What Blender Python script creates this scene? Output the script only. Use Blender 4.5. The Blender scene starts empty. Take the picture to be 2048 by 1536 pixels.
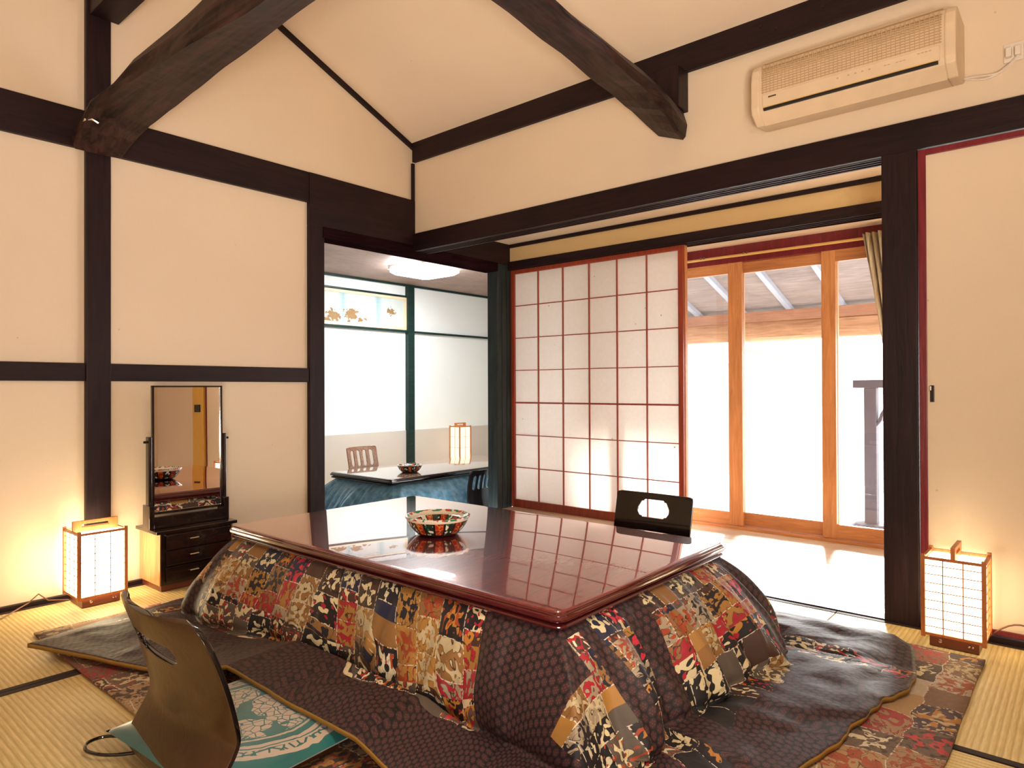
import bpy, bmesh, math, random
from mathutils import Vector, Matrix, noise
random.seed(7)
S = bpy.context.scene
COL = S.collection
PI = math.pi

# ------------------------------------------------------------------ camera, sky, sun, lights, exposure
H = 0.95
YAW, PITCH, ROLL, FPX = math.radians(40.596), math.radians(0.346), math.radians(-0.216), 1348.0
cam_d = bpy.data.cameras.new('camera'); cam = bpy.data.objects.new('camera', cam_d); COL.objects.link(cam)
f_ = Vector((math.cos(YAW)*math.cos(PITCH), math.sin(YAW)*math.cos(PITCH), math.sin(PITCH)))
r_ = Vector((math.sin(YAW), -math.cos(YAW), 0)); u_ = r_.cross(f_)
r2 = math.cos(ROLL)*r_+math.sin(ROLL)*u_; u2 = -math.sin(ROLL)*r_+math.cos(ROLL)*u_
M = Matrix((r2, u2, -f_)).transposed().to_4x4(); M.translation = Vector((0, 0, H))
cam.matrix_world = M
cam_d.sensor_width = 36; cam_d.lens = FPX/2048*36; cam_d.clip_start = 0.05
S.camera = cam

W = bpy.data.worlds.new('world'); S.world = W; W.use_nodes = True
bg = W.node_tree.nodes['Background']; bg.inputs[0].default_value = (0.93, 0.97, 1.0, 1); bg.inputs[1].default_value = 8.0
sd = bpy.data.lights.new('sun', 'SUN'); sun = bpy.data.objects.new('sun', sd); COL.objects.link(sun)
sd.energy = 20; sd.angle = math.radians(10); sd.color = (1, 0.96, 0.9)
sun.rotation_euler = Vector((-1, -0.22, -0.43)).to_track_quat('-Z', 'Y').to_euler()
sun['label'] = 'low sun shining in from the terrace'

def area(name, loc, target, size, energy, color):
    d = bpy.data.lights.new(name, 'AREA'); d.size = size; d.energy = energy; d.color = color
    o = bpy.data.objects.new(name, d); COL.objects.link(o); o.location = loc
    o.rotation_euler = (Vector(target)-Vector(loc)).to_track_quat('-Z', 'Y').to_euler(); return o
pd = bpy.data.lights.new('unseen_key_light', 'POINT'); pd.energy = 34; pd.color = (1, 0.93, 0.88); pd.shadow_soft_size = 0.06  # unseen key light added low behind the camera, not a room fixture
po = bpy.data.objects.new('unseen_key_light', pd); COL.objects.link(po); po.location = (-0.6, -0.8, 1.15)
up = area('added_fill_light', (-0.5, -0.5, 0.55), (2.0, 1.9, 3.1), 0.5, 35, (1, 0.84, 0.68)); up.data.spread = math.radians(105)  # fill added to brighten the ceiling, aimed upward from behind the camera
dn = area('added_fill_light', (0.7, 0.1, 2.35), (0.9, 0.6, 0.0), 0.6, 20, (1, 0.86, 0.66)); dn.data.spread = math.radians(130)  # unseen overhead fill added to brighten the tatami

S.view_settings.view_transform = 'Standard'; S.view_settings.look = 'None'
S.view_settings.gamma = 1; S.view_settings.use_curve_mapping = False; S.view_settings.exposure = 0.38
S.render.engine = 'CYCLES'
S.cycles.max_bounces = 10; S.cycles.transparent_max_bounces = 16; S.cycles.sample_clamp_indirect = 12

# ------------------------------------------------------------------ node helpers
class NT:
    def __init__(s, name):
        s.m = bpy.data.materials.new(name); s.m.use_nodes = True; s.t = s.m.node_tree; s.t.nodes.clear()
        s.out = s.t.nodes.new('ShaderNodeOutputMaterial')
    def n(s, typ, **kw):
        x = s.t.nodes.new(typ)
        for k, v in kw.items(): setattr(x, k, v)
        return x
    def put(s, sock, v):
        if isinstance(v, bpy.types.NodeSocket): s.t.links.new(v, sock)
        elif v is not None:
            if isinstance(v, (tuple, list)) and len(v) == 3 and sock.type == 'RGBA': v = (*v, 1)
            sock.default_value = v
    def math(s, op, a, b=None, c=None, clamp=False):
        x = s.n('ShaderNodeMath', operation=op); x.use_clamp = clamp
        for i, v in enumerate((a, b, c)):
            if v is not None: s.put(x.inputs[i], v)
        return x.outputs[0]
    def vm(s, op, a, b=None, out=0):
        x = s.n('ShaderNodeVectorMath', operation=op); s.put(x.inputs[0], a)
        if b is not None: s.put(x.inputs[1], b)
        return x.outputs['Value'] if op in ('LENGTH', 'DOT_PRODUCT', 'DISTANCE') else x.outputs[0]
    def mix(s, f, a, b, mode='MIX'):
        x = s.n('ShaderNodeMix', data_type='RGBA', blend_type=mode)
        s.put(x.inputs['Factor'], f); s.put(x.inputs[6], a); s.put(x.inputs[7], b); return x.outputs[2]
    def ramp(s, f, stops, interp='LINEAR'):
        x = s.n('ShaderNodeValToRGB'); cr = x.color_ramp; cr.interpolation = interp
        while len(cr.elements) > 1: cr.elements.remove(cr.elements[-1])
        cr.elements[0].position = stops[0][0]; cr.elements[0].color = (*stops[0][1], 1)
        for p, c in stops[1:]:
            e = cr.elements.new(p); e.color = (*c, 1)
        s.put(x.inputs[0], f); return x.outputs[0]
    def co(s, which='Object', scale=(1, 1, 1), rot=(0, 0, 0), loc=(0, 0, 0)):
        t = s.n('ShaderNodeTexCoord'); m = s.n('ShaderNodeMapping')
        m.inputs['Scale'].default_value = scale; m.inputs['Rotation'].default_value = rot; m.inputs['Location'].default_value = loc
        s.t.links.new(t.outputs[which], m.inputs[0]); return m.outputs[0]
    def noise(s, v, scale=5, detail=2, rough=0.5, dist=0):
        x = s.n('ShaderNodeTexNoise'); s.put(x.inputs['Vector'], v); x.inputs['Scale'].default_value = scale
        x.inputs['Detail'].default_value = detail; x.inputs['Roughness'].default_value = rough; x.inputs['Distortion'].default_value = dist
        return x.outputs[0]
    def bsdf(s, col, rough=0.6, bump=None, bstr=0.3, bdist=0.01, **kw):
        b = s.n('ShaderNodeBsdfPrincipled'); s.put(b.inputs['Base Color'], col); s.put(b.inputs['Roughness'], rough)
        for k, v in kw.items(): s.put(b.inputs[k.replace('_', ' ')], v)
        if bump is not None:
            u = s.n('ShaderNodeBump'); u.inputs['Strength'].default_value = bstr; u.inputs['Distance'].default_value = bdist
            s.put(u.inputs['Height'], bump); s.t.links.new(u.outputs[0], b.inputs['Normal'])
        s.t.links.new(b.outputs[0], s.out.inputs[0]); return b

def m_plain(name, col, rough=0.5, **kw):
    t = NT(name); v = t.co(); n = t.noise(v, 14, 3)
    c = t.mix(n, tuple(x*0.88 for x in col), tuple(min(1, x*1.08) for x in col)); t.bsdf(c, rough, **kw); return t.m

def m_plaster(name, col):
    t = NT(name); v = t.co(); n = t.noise(v, 90, 6, 0.7); n2 = t.noise(v, 2.0, 2)
    c = t.mix(n2, tuple(x*0.95 for x in col), tuple(min(1, x*1.04) for x in col))
    c = t.mix(t.math('MULTIPLY', n, 0.25), c, tuple(x*0.82 for x in col))
    vo = t.n('ShaderNodeTexVoronoi'); t.put(vo.inputs['Vector'], v); vo.inputs['Scale'].default_value = 5
    sp = t.math('LESS_THAN', vo.outputs['Distance'], 0.022); c = t.mix(t.math('MULTIPLY', sp, 0.35), c, tuple(x*0.4 for x in col))
    t.bsdf(c, 0.9, n, 0.25, 0.002); return t.m

def m_wood(name, dark, light, axis='X', rough=0.4, scale=1.0, contrast=1.0, coat=0.0, **kw):
    sc = {'X': (1.2, 14, 14), 'Y': (14, 1.2, 14), 'Z': (14, 14, 1.2)}[axis]
    t = NT(name); v = t.co('Object', tuple(x*scale for x in sc)); n = t.noise(v, 2.5, 6, 0.65, 1.2)
    n2 = t.noise(t.co('Object'), 3, 2)
    f = t.math('ADD', t.math('MULTIPLY_ADD', n, contrast, 0.5*(1-contrast)-(0.10 if contrast > 1.2 else 0)), t.math('MULTIPLY', n2, 0.35))
    c = t.ramp(f, [(0.35, dark), (0.85, light)]); kw.setdefault('Specular_IOR_Level', 0.25 if sum(light) < 0.2 and not coat else 0.5); t.bsdf(c, rough, n, 0.35, 0.004, Coat_Weight=coat, **kw); return t.m

PLASTER = m_plaster('cream_plaster', (0.80, 0.66, 0.50))
PLASTER2 = m_plaster('gold_plaster', (0.74, 0.53, 0.26))
WHITEW = m_plaster('white_wallpaper', (0.86, 0.87, 0.86))
WAINSC = m_plaster('pale_pink_wallpaper', (0.62, 0.55, 0.50))
CEILP = m_plaster('ceiling_plaster', (0.84, 0.69, 0.53))
DK = dict(dark=(0.003, 0.0015, 0.0025), light=(0.022, 0.008, 0.010))
DWX, DWY, DWZ = (m_wood('dark_timber_'+a.lower(), axis=a, rough=0.5, **DK) for a in 'XYZ')
LOGX, LOGY = (m_wood('log_timber_'+a.lower(), (0.002, 0.001, 0.0015), (0.060, 0.024, 0.020), a, 0.5, 0.8, 1.5) for a in 'XY')
GRW = m_wood('weathered_dark_boards', (0.004, 0.006, 0.007), (0.030, 0.042, 0.043), 'Z', 0.5)
REDW = m_wood('red_lacquered_wood', (0.16, 0.02, 0.012), (0.42, 0.07, 0.03), 'Z', 0.35)
MAROON = m_wood('maroon_lacquer', (0.10, 0.008, 0.015), (0.22, 0.02, 0.03), 'Z', 0.3)
ORW = {a: m_wood('orange_cedar_'+a.lower(), (0.42, 0.15, 0.055), (0.74, 0.33, 0.12), a, 0.4) for a in 'YZX'}
BOARD = m_wood('pale_floorboard', (0.55, 0.36, 0.22), (0.78, 0.58, 0.40), 'Y', 0.3)
RAWW = m_wood('raw_log_wood', (0.30, 0.13, 0.06), (0.62, 0.36, 0.2), 'Y', 0.7)
ROOFB = m_wood('roof_boards', (0.16, 0.12, 0.11), (0.34, 0.27, 0.24), 'Y', 0.7)
CEDARC = m_wood('ceiling_cedar', (0.16, 0.09, 0.075), (0.42, 0.29, 0.25), 'X', 0.6, 1.6)
STEEL = m_plain('grey_steel', (0.35, 0.38, 0.44), 0.4)
STONE = m_plain('grey_stone', (0.11, 0.09, 0.105), 0.8)
BLACKL = m_plain('black_lacquer', (0.006, 0.004, 0.004), 0.12, Coat_Weight=0.5)
BROWNL = m_wood('brown_lacquered_plywood', (0.018, 0.008, 0.004), (0.065, 0.028, 0.010), 'X', 0.3, 0.5, 0.6, 0.15)
HERI = m_plain('dark_cloth_border', (0.022, 0.010, 0.010), 0.8)
METAL = m_plain('polished_metal', (0.75, 0.72, 0.65), 0.2, Metallic=1.0)
DMETAL = m_plain('dark_metal', (0.03, 0.02, 0.02), 0.35, Metallic=0.6)
BRASS = m_plain('brass_rod', (0.85, 0.58, 0.20), 0.35, Metallic=0.3)
CREAMP = m_plain('cream_plastic', (0.76, 0.60, 0.42), 0.45)
CREAMD = m_plain('cream_plastic_shade', (0.55, 0.38, 0.22), 0.5)
BLACKP = m_plain('black_slot', (0.01, 0.008, 0.008), 0.5)
CORDW = m_plain('white_cord', (0.80, 0.72, 0.62), 0.5)
CORDB = m_plain('brown_cord', (0.16, 0.06, 0.03), 0.5)
LAMPW = m_wood('lantern_wood', (0.30, 0.07, 0.02), (0.62, 0.22, 0.06), 'Z', 0.4)
LAMPB = m_wood('lantern_base_wood', (0.06, 0.012, 0.008), (0.16, 0.04, 0.02), 'X', 0.3)
GOLDP = m_plain('gold_panel', (0.72, 0.42, 0.08), 0.6)
DRESW = m_plain('dresser_lacquer', (0.012, 0.005, 0.005), 0.18, Coat_Weight=0.4)
DRESS = m_wood('dresser_side_wood_lit', (0.28, 0.11, 0.05), (0.5, 0.24, 0.10), 'Z', 0.25)  # the lantern's orange light on the side is put into this wood colour
WHITEC = m_plain('painted_white', (0.8, 0.8, 0.78), 0.4)

def m_tatami(name, along):
    t = NT(name)
    v = t.co('Object'); sep = t.n('ShaderNodeSeparateXYZ'); t.put(sep.inputs[0], v)
    a, b = (sep.outputs[0], sep.outputs[1]) if along == 'X' else (sep.outputs[1], sep.outputs[0])
    # warp ridges every 15 mm across the long way, fine rush lines
    r = t.math('SINE', t.math('MULTIPLY', a, 2*PI/0.0165)); ridge = t.math('MULTIPLY_ADD', r, 0.5, 0.5)
    q = t.math('SINE', t.math('MULTIPLY', b, 2*PI/0.008)); q = t.math('MULTIPLY_ADD', q, 0.5, 0.5)
    n = t.noise(t.co('Object', (6, 90, 1) if along == 'Y' else (90, 6, 1)), 3, 4)
    c = t.ramp(n, [(0.25, (0.54, 0.40, 0.16)), (0.8, (0.80, 0.61, 0.29))])
    c = t.mix(t.math('MULTIPLY', t.math('POWER', ridge, 3), 0.5), c, (0.34, 0.21, 0.06))
    c = t.mix(t.math('MULTIPLY', q, 0.15), c, (0.40, 0.26, 0.08))
    t.bsdf(c, 0.55, t.math('ADD', t.math('SUBTRACT', 1, ridge), t.math('MULTIPLY', q, 0.3)), 0.4, 0.002); return t.m
TAT_X, TAT_Y = m_tatami('tatami_rush_long_x', 'X'), m_tatami('tatami_rush_long_y', 'Y')

def m_glass():
    t = NT('clear_glass'); tr = t.n('ShaderNodeBsdfTransparent'); gl = t.n('ShaderNodeBsdfGlossy'); gl.inputs['Roughness'].default_value = 0.0
    tr.inputs[0].default_value = (0.96, 0.97, 0.97, 1); fr = t.n('ShaderNodeFresnel'); fr.inputs[0].default_value = 1.45
    mx = t.n('ShaderNodeMixShader'); t.put(mx.inputs[0], fr.outputs[0]); t.put(mx.inputs[1], tr.outputs[0]); t.put(mx.inputs[2], gl.outputs[0])
    t.t.links.new(mx.outputs[0], t.out.inputs[0]); return t.m
GLASS = m_glass()
def m_paper():
    t = NT('washi_paper'); v = t.co('Object'); vo = t.n('ShaderNodeTexVoronoi'); t.put(vo.inputs['Vector'], v); vo.inputs['Scale'].default_value = 9
    n = t.noise(v, 3, 2); sp = t.math('LESS_THAN', vo.outputs['Distance'], t.math('MULTIPLY', n, 0.09))
    n3 = t.noise(v, 40, 4); c = t.mix(n3, (0.90, 0.85, 0.80), (0.97, 0.94, 0.92)); c = t.mix(t.math('MULTIPLY', sp, 0.6), c, (0.22, 0.12, 0.07))
    d = t.n('ShaderNodeBsdfDiffuse'); t.put(d.inputs[0], c); tl = t.n('ShaderNodeBsdfTranslucent'); t.put(tl.inputs[0], c)
    mx = t.n('ShaderNodeMixShader'); mx.inputs[0].default_value = 0.5; t.put(mx.inputs[1], d.outputs[0]); t.put(mx.inputs[2], tl.outputs[0])
    t.t.links.new(mx.outputs[0], t.out.inputs[0]); return t.m
PAPER = m_paper()
def m_emit(name, col, st):
    t = NT(name); e = t.n('ShaderNodeEmission'); e.inputs[0].default_value = (*col, 1); e.inputs[1].default_value = st
    t.t.links.new(e.outputs[0], t.out.inputs[0]); return t.m
GLOW = m_emit('lantern_paper_lit', (1, 0.80, 0.48), 5.2)
GLOWB = m_emit('lantern_paper_lit_bright', (1, 0.80, 0.48), 13.0)
GLOW2 = m_emit('far_lantern_paper_lit', (1, 0.80, 0.55), 1.3)
GLOWC = m_emit('ceiling_lamp_glow', (0.93, 0.98, 1.0), 62.0)
def m_mirror():
    t = NT('mirror_glass'); t.bsdf((0.92, 0.90, 0.88), 0.0, Metallic=1.0); return t.m
MIRROR = m_mirror()
def m_lacq():
    t = NT('red_lacquered_tabletop'); v = t.co('Object', (6, 60, 6)); n = t.noise(v, 1.5, 5, 0.6, 1.5)
    c = t.ramp(n, [(0.3, (0.07, 0.004, 0.009)), (0.7, (0.23, 0.022, 0.024))])
    b = t.bsdf(c, 0.35); g = t.n('ShaderNodeBsdfGlossy'); g.inputs['Roughness'].default_value = 0.012; g.inputs['Color'].default_value = (1, 0.86, 0.82, 1); fr = t.n('ShaderNodeFresnel'); fr.inputs[0].default_value = 1.5
    mx = t.n('ShaderNodeMixShader'); t.put(mx.inputs[0], t.math('MULTIPLY', fr.outputs[0], 1.75, clamp=True)); t.put(mx.inputs[1], b.outputs[0]); t.put(mx.inputs[2], g.outputs[0])
    t.t.links.new(mx.outputs[0], t.out.inputs[0]); return t.m
LACQ = m_lacq()
LACQE = m_plain('red_lacquer_moulding', (0.075, 0.008, 0.010), 0.12, Coat_Weight=0.8)
LACQD = m_plain('dark_lacquer_groove', (0.02, 0.003, 0.004), 0.2)

# -------------------------------------------------- cloth patterns
def hexprint(t, uv, size, base=(0.028, 0.013, 0.016), line=(0.004, 0.002, 0.005), flower=(0.085, 0.029, 0.029)):
    r = (1.0, 1.7320508, 1.0); hr = (0.5, 0.8660254, 0.5)
    p = t.vm('SCALE', uv); p.node.inputs['Scale'].default_value = 1/size
    a = t.vm('SUBTRACT', t.vm('WRAP', p, None), hr)
    def wrap(v):
        x = t.n('ShaderNodeVectorMath', operation='WRAP'); t.put(x.inputs[0], v); x.inputs[1].default_value = r; x.inputs[2].default_value = (0, 0, 0); return x.outputs[0]
    a = t.vm('SUBTRACT', wrap(p), hr); b = t.vm('SUBTRACT', wrap(t.vm('SUBTRACT', p, hr)), hr)
    flat = (1, 1, 0); a = t.vm('MULTIPLY', a, flat); b = t.vm('MULTIPLY', b, flat)
    la, lb = t.vm('LENGTH', a), t.vm('LENGTH', b)
    sel = t.math('LESS_THAN', la, lb)
    g = t.n('ShaderNodeMix', data_type='VECTOR'); t.put(g.inputs['Factor'], sel); t.put(g.inputs[4], b); t.put(g.inputs[5], a); gv = g.outputs[1]
    d = t.vm('LENGTH', gv); sp = t.n('ShaderNodeSeparateXYZ'); t.put(sp.inputs[0], gv)
    ang = t.math('ARCTAN2', sp.outputs[1], sp.outputs[0])
    pet = t.math('MULTIPLY_ADD', t.math('COSINE', t.math('MULTIPLY', ang, 6)), 0.07, 0.29)
    fl = t.math('LESS_THAN', d, pet); ring = t.math('COMPARE', d, 0.15, 0.035)
    c = t.mix(fl, base, flower); c = t.mix(ring, c, base); c = t.mix(t.math('GREATER_THAN', d, 0.46), c, line)
    return c

def patches(t, uv, sx, sy, muted=False, seed=0.0, rowpal=False):
    off = t.vm('ADD', uv, (seed, seed*1.7, 0))
    w = t.n('ShaderNodeTexNoise'); t.put(w.inputs['Vector'], off); w.inputs['Scale'].default_value = 6; w.inputs['Detail'].default_value = 1
    warp = t.vm('SCALE', t.vm('SUBTRACT', w.outputs[1], (0.5, 0.5, 0.5))); warp.node.inputs['Scale'].default_value = 0.02 if not muted else 0.09
    q0 = t.vm('ADD', off, warp)
    q = t.vm('DIVIDE', q0, (sx, sy, 1)); s0 = t.n('ShaderNodeSeparateXYZ'); t.put(s0.inputs[0], q)
    row = t.math('FLOOR', s0.outputs[1]); odd = t.math('MODULO', row, 2)
    xx = t.math('ADD', s0.outputs[0], t.math('MULTIPLY', odd, 0.37))
    colm = t.math('FLOOR', xx)
    cell = t.n('ShaderNodeCombineXYZ'); t.put(cell.inputs[0], colm); t.put(cell.inputs[1], row)
    wn = t.n('ShaderNodeTexWhiteNoise', noise_dimensions='3D'); t.put(wn.inputs['Vector'], cell.outputs[0])
    sp = t.n('ShaderNodeSeparateColor'); t.put(sp.inputs[0], wn.outputs['Color']); R, G, B = sp.outputs[0], sp.outputs[1], sp.outputs[2]
    gold, cream, brown, navy, tan, black, rust, grey = (0.38, 0.185, 0.04), (0.36, 0.28, 0.19), (0.06, 0.025, 0.016), (0.012, 0.015, 0.05), (0.27, 0.125, 0.035), (0.008, 0.007, 0.010), (0.26, 0.05, 0.02), (0.10, 0.075, 0.06)
    if muted: gold, cream, brown, tan = (0.42, 0.26, 0.12), (0.52, 0.42, 0.33), (0.17, 0.09, 0.06), (0.36, 0.22, 0.13)
    base0 = t.ramp(R, [(0, gold), (0.20, black), (0.36, brown), (0.48, cream), (0.57, grey), (0.67, tan), (0.76, navy), (0.88, brown), (0.95, gold)], 'CONSTANT')
    if rowpal:
        s9 = t.n('ShaderNodeSeparateXYZ'); t.put(s9.inputs[0], uv); dist = t.math('MAXIMUM', t.math('SUBTRACT', 1.41, s9.outputs[0]), t.math('SUBTRACT', 1.05, s9.outputs[1]))
        r2 = t.ramp(R, [(0, gold), (0.42, cream), (0.64, tan), (0.82, gold), (0.93, black)], 'CONSTANT'); r3 = t.ramp(R, [(0, grey), (0.32, black), (0.68, brown), (0.84, tan), (0.92, black)], 'CONSTANT')
        base0 = t.mix(t.math('COMPARE', dist, 0.165, 0.065), base0, r2); base0 = t.mix(t.math('GREATER_THAN', dist, 0.23), base0, r3)
    base = base0
    mot1 = t.ramp(G, [(0, (0.36, 0.010, 0.025)), (0.25, (0.50, 0.40, 0.24)), (0.42, (0.012, 0.010, 0.02)), (0.72, (0.33, 0.05, 0.015))], 'CONSTANT')
    # keep dark fabric with pale flowers and pale fabric with red or black ones
    isdark = t.math('LESS_THAN', t.vm('DOT_PRODUCT', base, (0.4, 0.4, 0.2)), 0.09)
    mot = t.mix(isdark, mot1, t.ramp(B, [(0, (0.72, 0.60, 0.36)), (0.5, (0.75, 0.66, 0.46)), (0.72, (0.55, 0.02, 0.05)), (0.85, (0.48, 0.2, 0.03))], 'CONSTANT'))
    qq = t.vm('ADD', q0, t.vm('MULTIPLY', cell.outputs[0], (3.3, 7.1, 0)))
    fr = t.n('ShaderNodeTexNoise'); t.put(fr.inputs['Vector'], qq); fr.inputs['Scale'].default_value = 30; fr.inputs['Detail'].default_value = 0.5; fr.inputs['Distortion'].default_value = 1.3
    f1 = t.math('GREATER_THAN', fr.outputs[0], 0.555)
    fx = t.math('FRACT', xx); fy = t.math('FRACT', s0.outputs[1])
    dx = t.math('SUBTRACT', fx, 0.5); dy = t.math('SUBTRACT', fy, 0.5)
    rad = t.math('SQRT', t.math('ADD', t.math('MULTIPLY', dx, dx), t.math('MULTIPLY', dy, dy))); ang = t.math('ARCTAN2', dy, dx)
    pet = t.math('MULTIPLY_ADD', t.math('COSINE', t.math('MULTIPLY_ADD', ang, 5, t.math('MULTIPLY', B, 6.28))), 0.13, 0.27)
    fl = t.math('MULTIPLY', t.math('LESS_THAN', rad, t.math('ADD', pet, t.math('MULTIPLY', t.math('SUBTRACT', fr.outputs[0], 0.5), 0.7))), t.math('GREATER_THAN', rad, 0.10))
    kind = t.math('GREATER_THAN', G, 0.30)
    plain = t.math('GREATER_THAN', t.math('FRACT', t.math('MULTIPLY', G, 7.13)), 0.2)
    mask = t.math('MULTIPLY', plain, t.math('ADD', t.math('MULTIPLY', kind, fl), t.math('MULTIPLY', t.math('SUBTRACT', 1, kind), f1)))
    c = t.mix(mask, base, mot)
    ol = t.math('MULTIPLY', plain, t.math('MULTIPLY', t.math('COMPARE', fr.outputs[0], 0.535, 0.016), t.math('SUBTRACT', 1, t.math('MULTIPLY', isdark, 0.6))))
    c = t.mix(t.math('MULTIPLY', ol, 0.9), c, (0.012, 0.008, 0.010))
    gt = t.noise(uv, 260, 2, 0.7); c = t.mix(t.math('MULTIPLY', gt, 0.35), c, t.mix(0.5, c, (0.02, 0.01, 0.01)))
    f2 = t.n('ShaderNodeTexNoise'); t.put(f2.inputs['Vector'], qq); f2.inputs['Scale'].default_value = 62; f2.inputs['Detail'].default_value = 0
    c = t.mix(t.math('MULTIPLY', t.math('GREATER_THAN', f2.outputs[0], 0.63), plain), c, mot1)
    seam = t.math('MAXIMUM', t.math('GREATER_THAN', t.math('ABSOLUTE', dx), 0.485), t.math('GREATER_THAN', t.math('ABSOLUTE', dy), 0.485))
    dash = t.math('GREATER_THAN', t.noise(uv, 130, 0), 0.5)
    c = t.mix(t.math('MULTIPLY', seam, dash), c, (0.60, 0.52, 0.42))
    hgt = t.math('SUBTRACT', 1, t.math('MULTIPLY', t.math('MAXIMUM', t.math('POWER', t.math('ABSOLUTE', dx), 4), t.math('POWER', t.math('ABSOLUTE', dy), 4)), 16))
    return c, hgt

def rectmask(t, uv, rects):
    s = t.n('ShaderNodeSeparateXYZ'); t.put(s.inputs[0], uv); out = None
    for x0, x1, y0, y1 in rects:
        a = t.math('COMPARE', s.outputs[0], (x0+x1)/2, (x1-x0)/2); b = t.math('COMPARE', s.outputs[1], (y0+y1)/2, (y1-y0)/2)
        m = t.math('MULTIPLY', a, b); out = m if out is None else t.math('MAXIMUM', out, m)
    return out

def m_quilt():
    t = NT('patchwork_quilt_cloth'); tc = t.n('ShaderNodeTexCoord'); uv = tc.outputs['UV']
    pc, hg = patches(t, uv, 0.092, 0.100, seed=0.31, rowpal=True); hx = hexprint(t, uv, 0.026)
    # unfolded cloth coordinates are room metres: table x 1.40-2.40, y 1.04-2.75
    m = rectmask(t, uv, [(1.03, 1.42, 1.30, 2.72), (1.52, 1.66, 0.40, 1.08), (1.78, 2.33, 0.58, 1.08), (2.43, 2.82, 1.08, 2.60), (2.47, 2.60, 0.30, 1.05), (1.5, 2.35, 2.72, 3.1),
                          (0.80, 1.46, 3.00, 3.06), (1.40, 1.46, 0.62, 1.02), (1.20, 1.40, 0.62, 0.92), (1.2, 1.28, 2.76, 3.0)])
    c = t.mix(m, hx, pc); wr = t.noise(uv, 25, 3)
    t.bsdf(c, 0.62, t.math('ADD', t.math('MULTIPLY', t.math('MULTIPLY', hg, m), 0.6), t.math('MULTIPLY', wr, 0.7)), 0.6, 0.006); return t.m
def m_rug():
    t = NT('patterned_rug_cloth'); v = t.co('Object'); pc, hg = patches(t, v, 0.15, 0.13, True, 0.7)
    w = t.noise(v, 70, 3); c = t.mix(t.math('MULTIPLY', w, 0.5), pc, (0.28, 0.17, 0.11)); t.bsdf(c, 0.85, t.noise(v, 40, 3), 0.5, 0.004); return t.m
def m_blue():
    t = NT('blue_quilt_satin'); tc = t.n('ShaderNodeTexCoord'); n = t.noise(tc.outputs['UV'], 20, 3)
    c = t.ramp(n, [(0.3, (0.03, 0.14, 0.24)), (0.7, (0.16, 0.38, 0.55))]); t.bsdf(c, 0.35, n, 0.5, 0.01, Sheen_Weight=0.3); return t.m
def m_cushion():
    t = NT('teal_silk_with_peony_medallion'); v = t.co('Object'); s = t.n('ShaderNodeSeparateXYZ'); t.put(s.inputs[0], v)
    fl = t.vm('MULTIPLY', v, (1, 1, 0)); d = t.vm('LENGTH', fl)
    n = t.noise(v, 18, 2, 0.5, 0.6); silk = t.mix(t.noise(v, 5, 2), (0.002, 0.07, 0.075), (0.006, 0.17, 0.165))
    vo = t.n('ShaderNodeTexVoronoi', feature='DISTANCE_TO_EDGE'); t.put(vo.inputs['Vector'], t.vm('ADD', v, (0.03, 0, 0))); vo.inputs['Scale'].default_value = 46
    vb = t.n('ShaderNodeTexVoronoi'); t.put(vb.inputs['Vector'], v); vb.inputs['Scale'].default_value = 13
    pale = (0.46, 0.36, 0.29)
    bloom = t.math('MULTIPLY', t.math('LESS_THAN', vb.outputs['Distance'], 0.62), t.math('LESS_THAN', d, 0.155))
    petals = t.math('MULTIPLY', bloom, t.math('GREATER_THAN', vo.outputs['Distance'], 0.055))
    c = t.mix(petals, silk, pale)
    for r0, wd in ((0.165, 0.004), (0.195, 0.006), (0.208, 0.003), (0.238, 0.007)):
        wob = t.math('MULTIPLY_ADD', n, 0.018, r0-0.009)
        c = t.mix(t.math('COMPARE', d, wob, wd), c, pale)
    band = t.math('MULTIPLY', t.math('COMPARE', d, 0.223, 0.012), t.math('GREATER_THAN', vo.outputs['Distance'], 0.11)); c = t.mix(band, c, pale)
    t.bsdf(c, 0.32, t.math('ADD', petals, n), 0.3, 0.003, Sheen_Weight=0.4); return t.m
def m_bowl():
    t = NT('painted_bowl_glaze'); v = t.co('Object'); s = t.n('ShaderNodeSeparateXYZ'); t.put(s.inputs[0], v)
    ang = t.math('ARCTAN2', s.outputs[1], s.outputs[0]); k = t.math('MULTIPLY', ang, 18/(2*PI)); fr = t.math('FRACT', k)
    par = t.math('MODULO', t.math('ADD', t.math('FLOOR', k), 40), 2)
    n = t.noise(v, 55, 1)
    red = t.ramp(n, [(0.42, (0.32, 0.03, 0.015)), (0.52, (0.68, 0.26, 0.03)), (0.6, (0.5, 0.04, 0.02))], 'CONSTANT')
    gr = t.ramp(n, [(0.4, (0.01, 0.03, 0.02)), (0.5, (0.02, 0.14, 0.08)), (0.58, (0.85, 0.80, 0.68))], 'CONSTANT')
    c = t.mix(par, gr, red); c = t.mix(t.math('LESS_THAN', t.math('ABSOLUTE', t.math('SUBTRACT', fr, 0.5)), 0.40), (0.010, 0.010, 0.012), c)
    z = s.outputs[2]; rim = t.math('GREATER_THAN', z, 0.060); low = t.math('LESS_THAN', z, 0.012)
    c = t.mix(rim, c, (0.80, 0.72, 0.58)); c = t.mix(low, c, (0.012, 0.010, 0.012))
    top = t.math('MULTIPLY', t.math('GREATER_THAN', z, 0.069), t.math('GREATER_THAN', n, 0.5)); c = t.mix(top, c, t.mix(par, (0.02, 0.22, 0.12), (0.5, 0.05, 0.03)))
    t.bsdf(c, 0.15, Coat_Weight=0.6); return t.m
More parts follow.
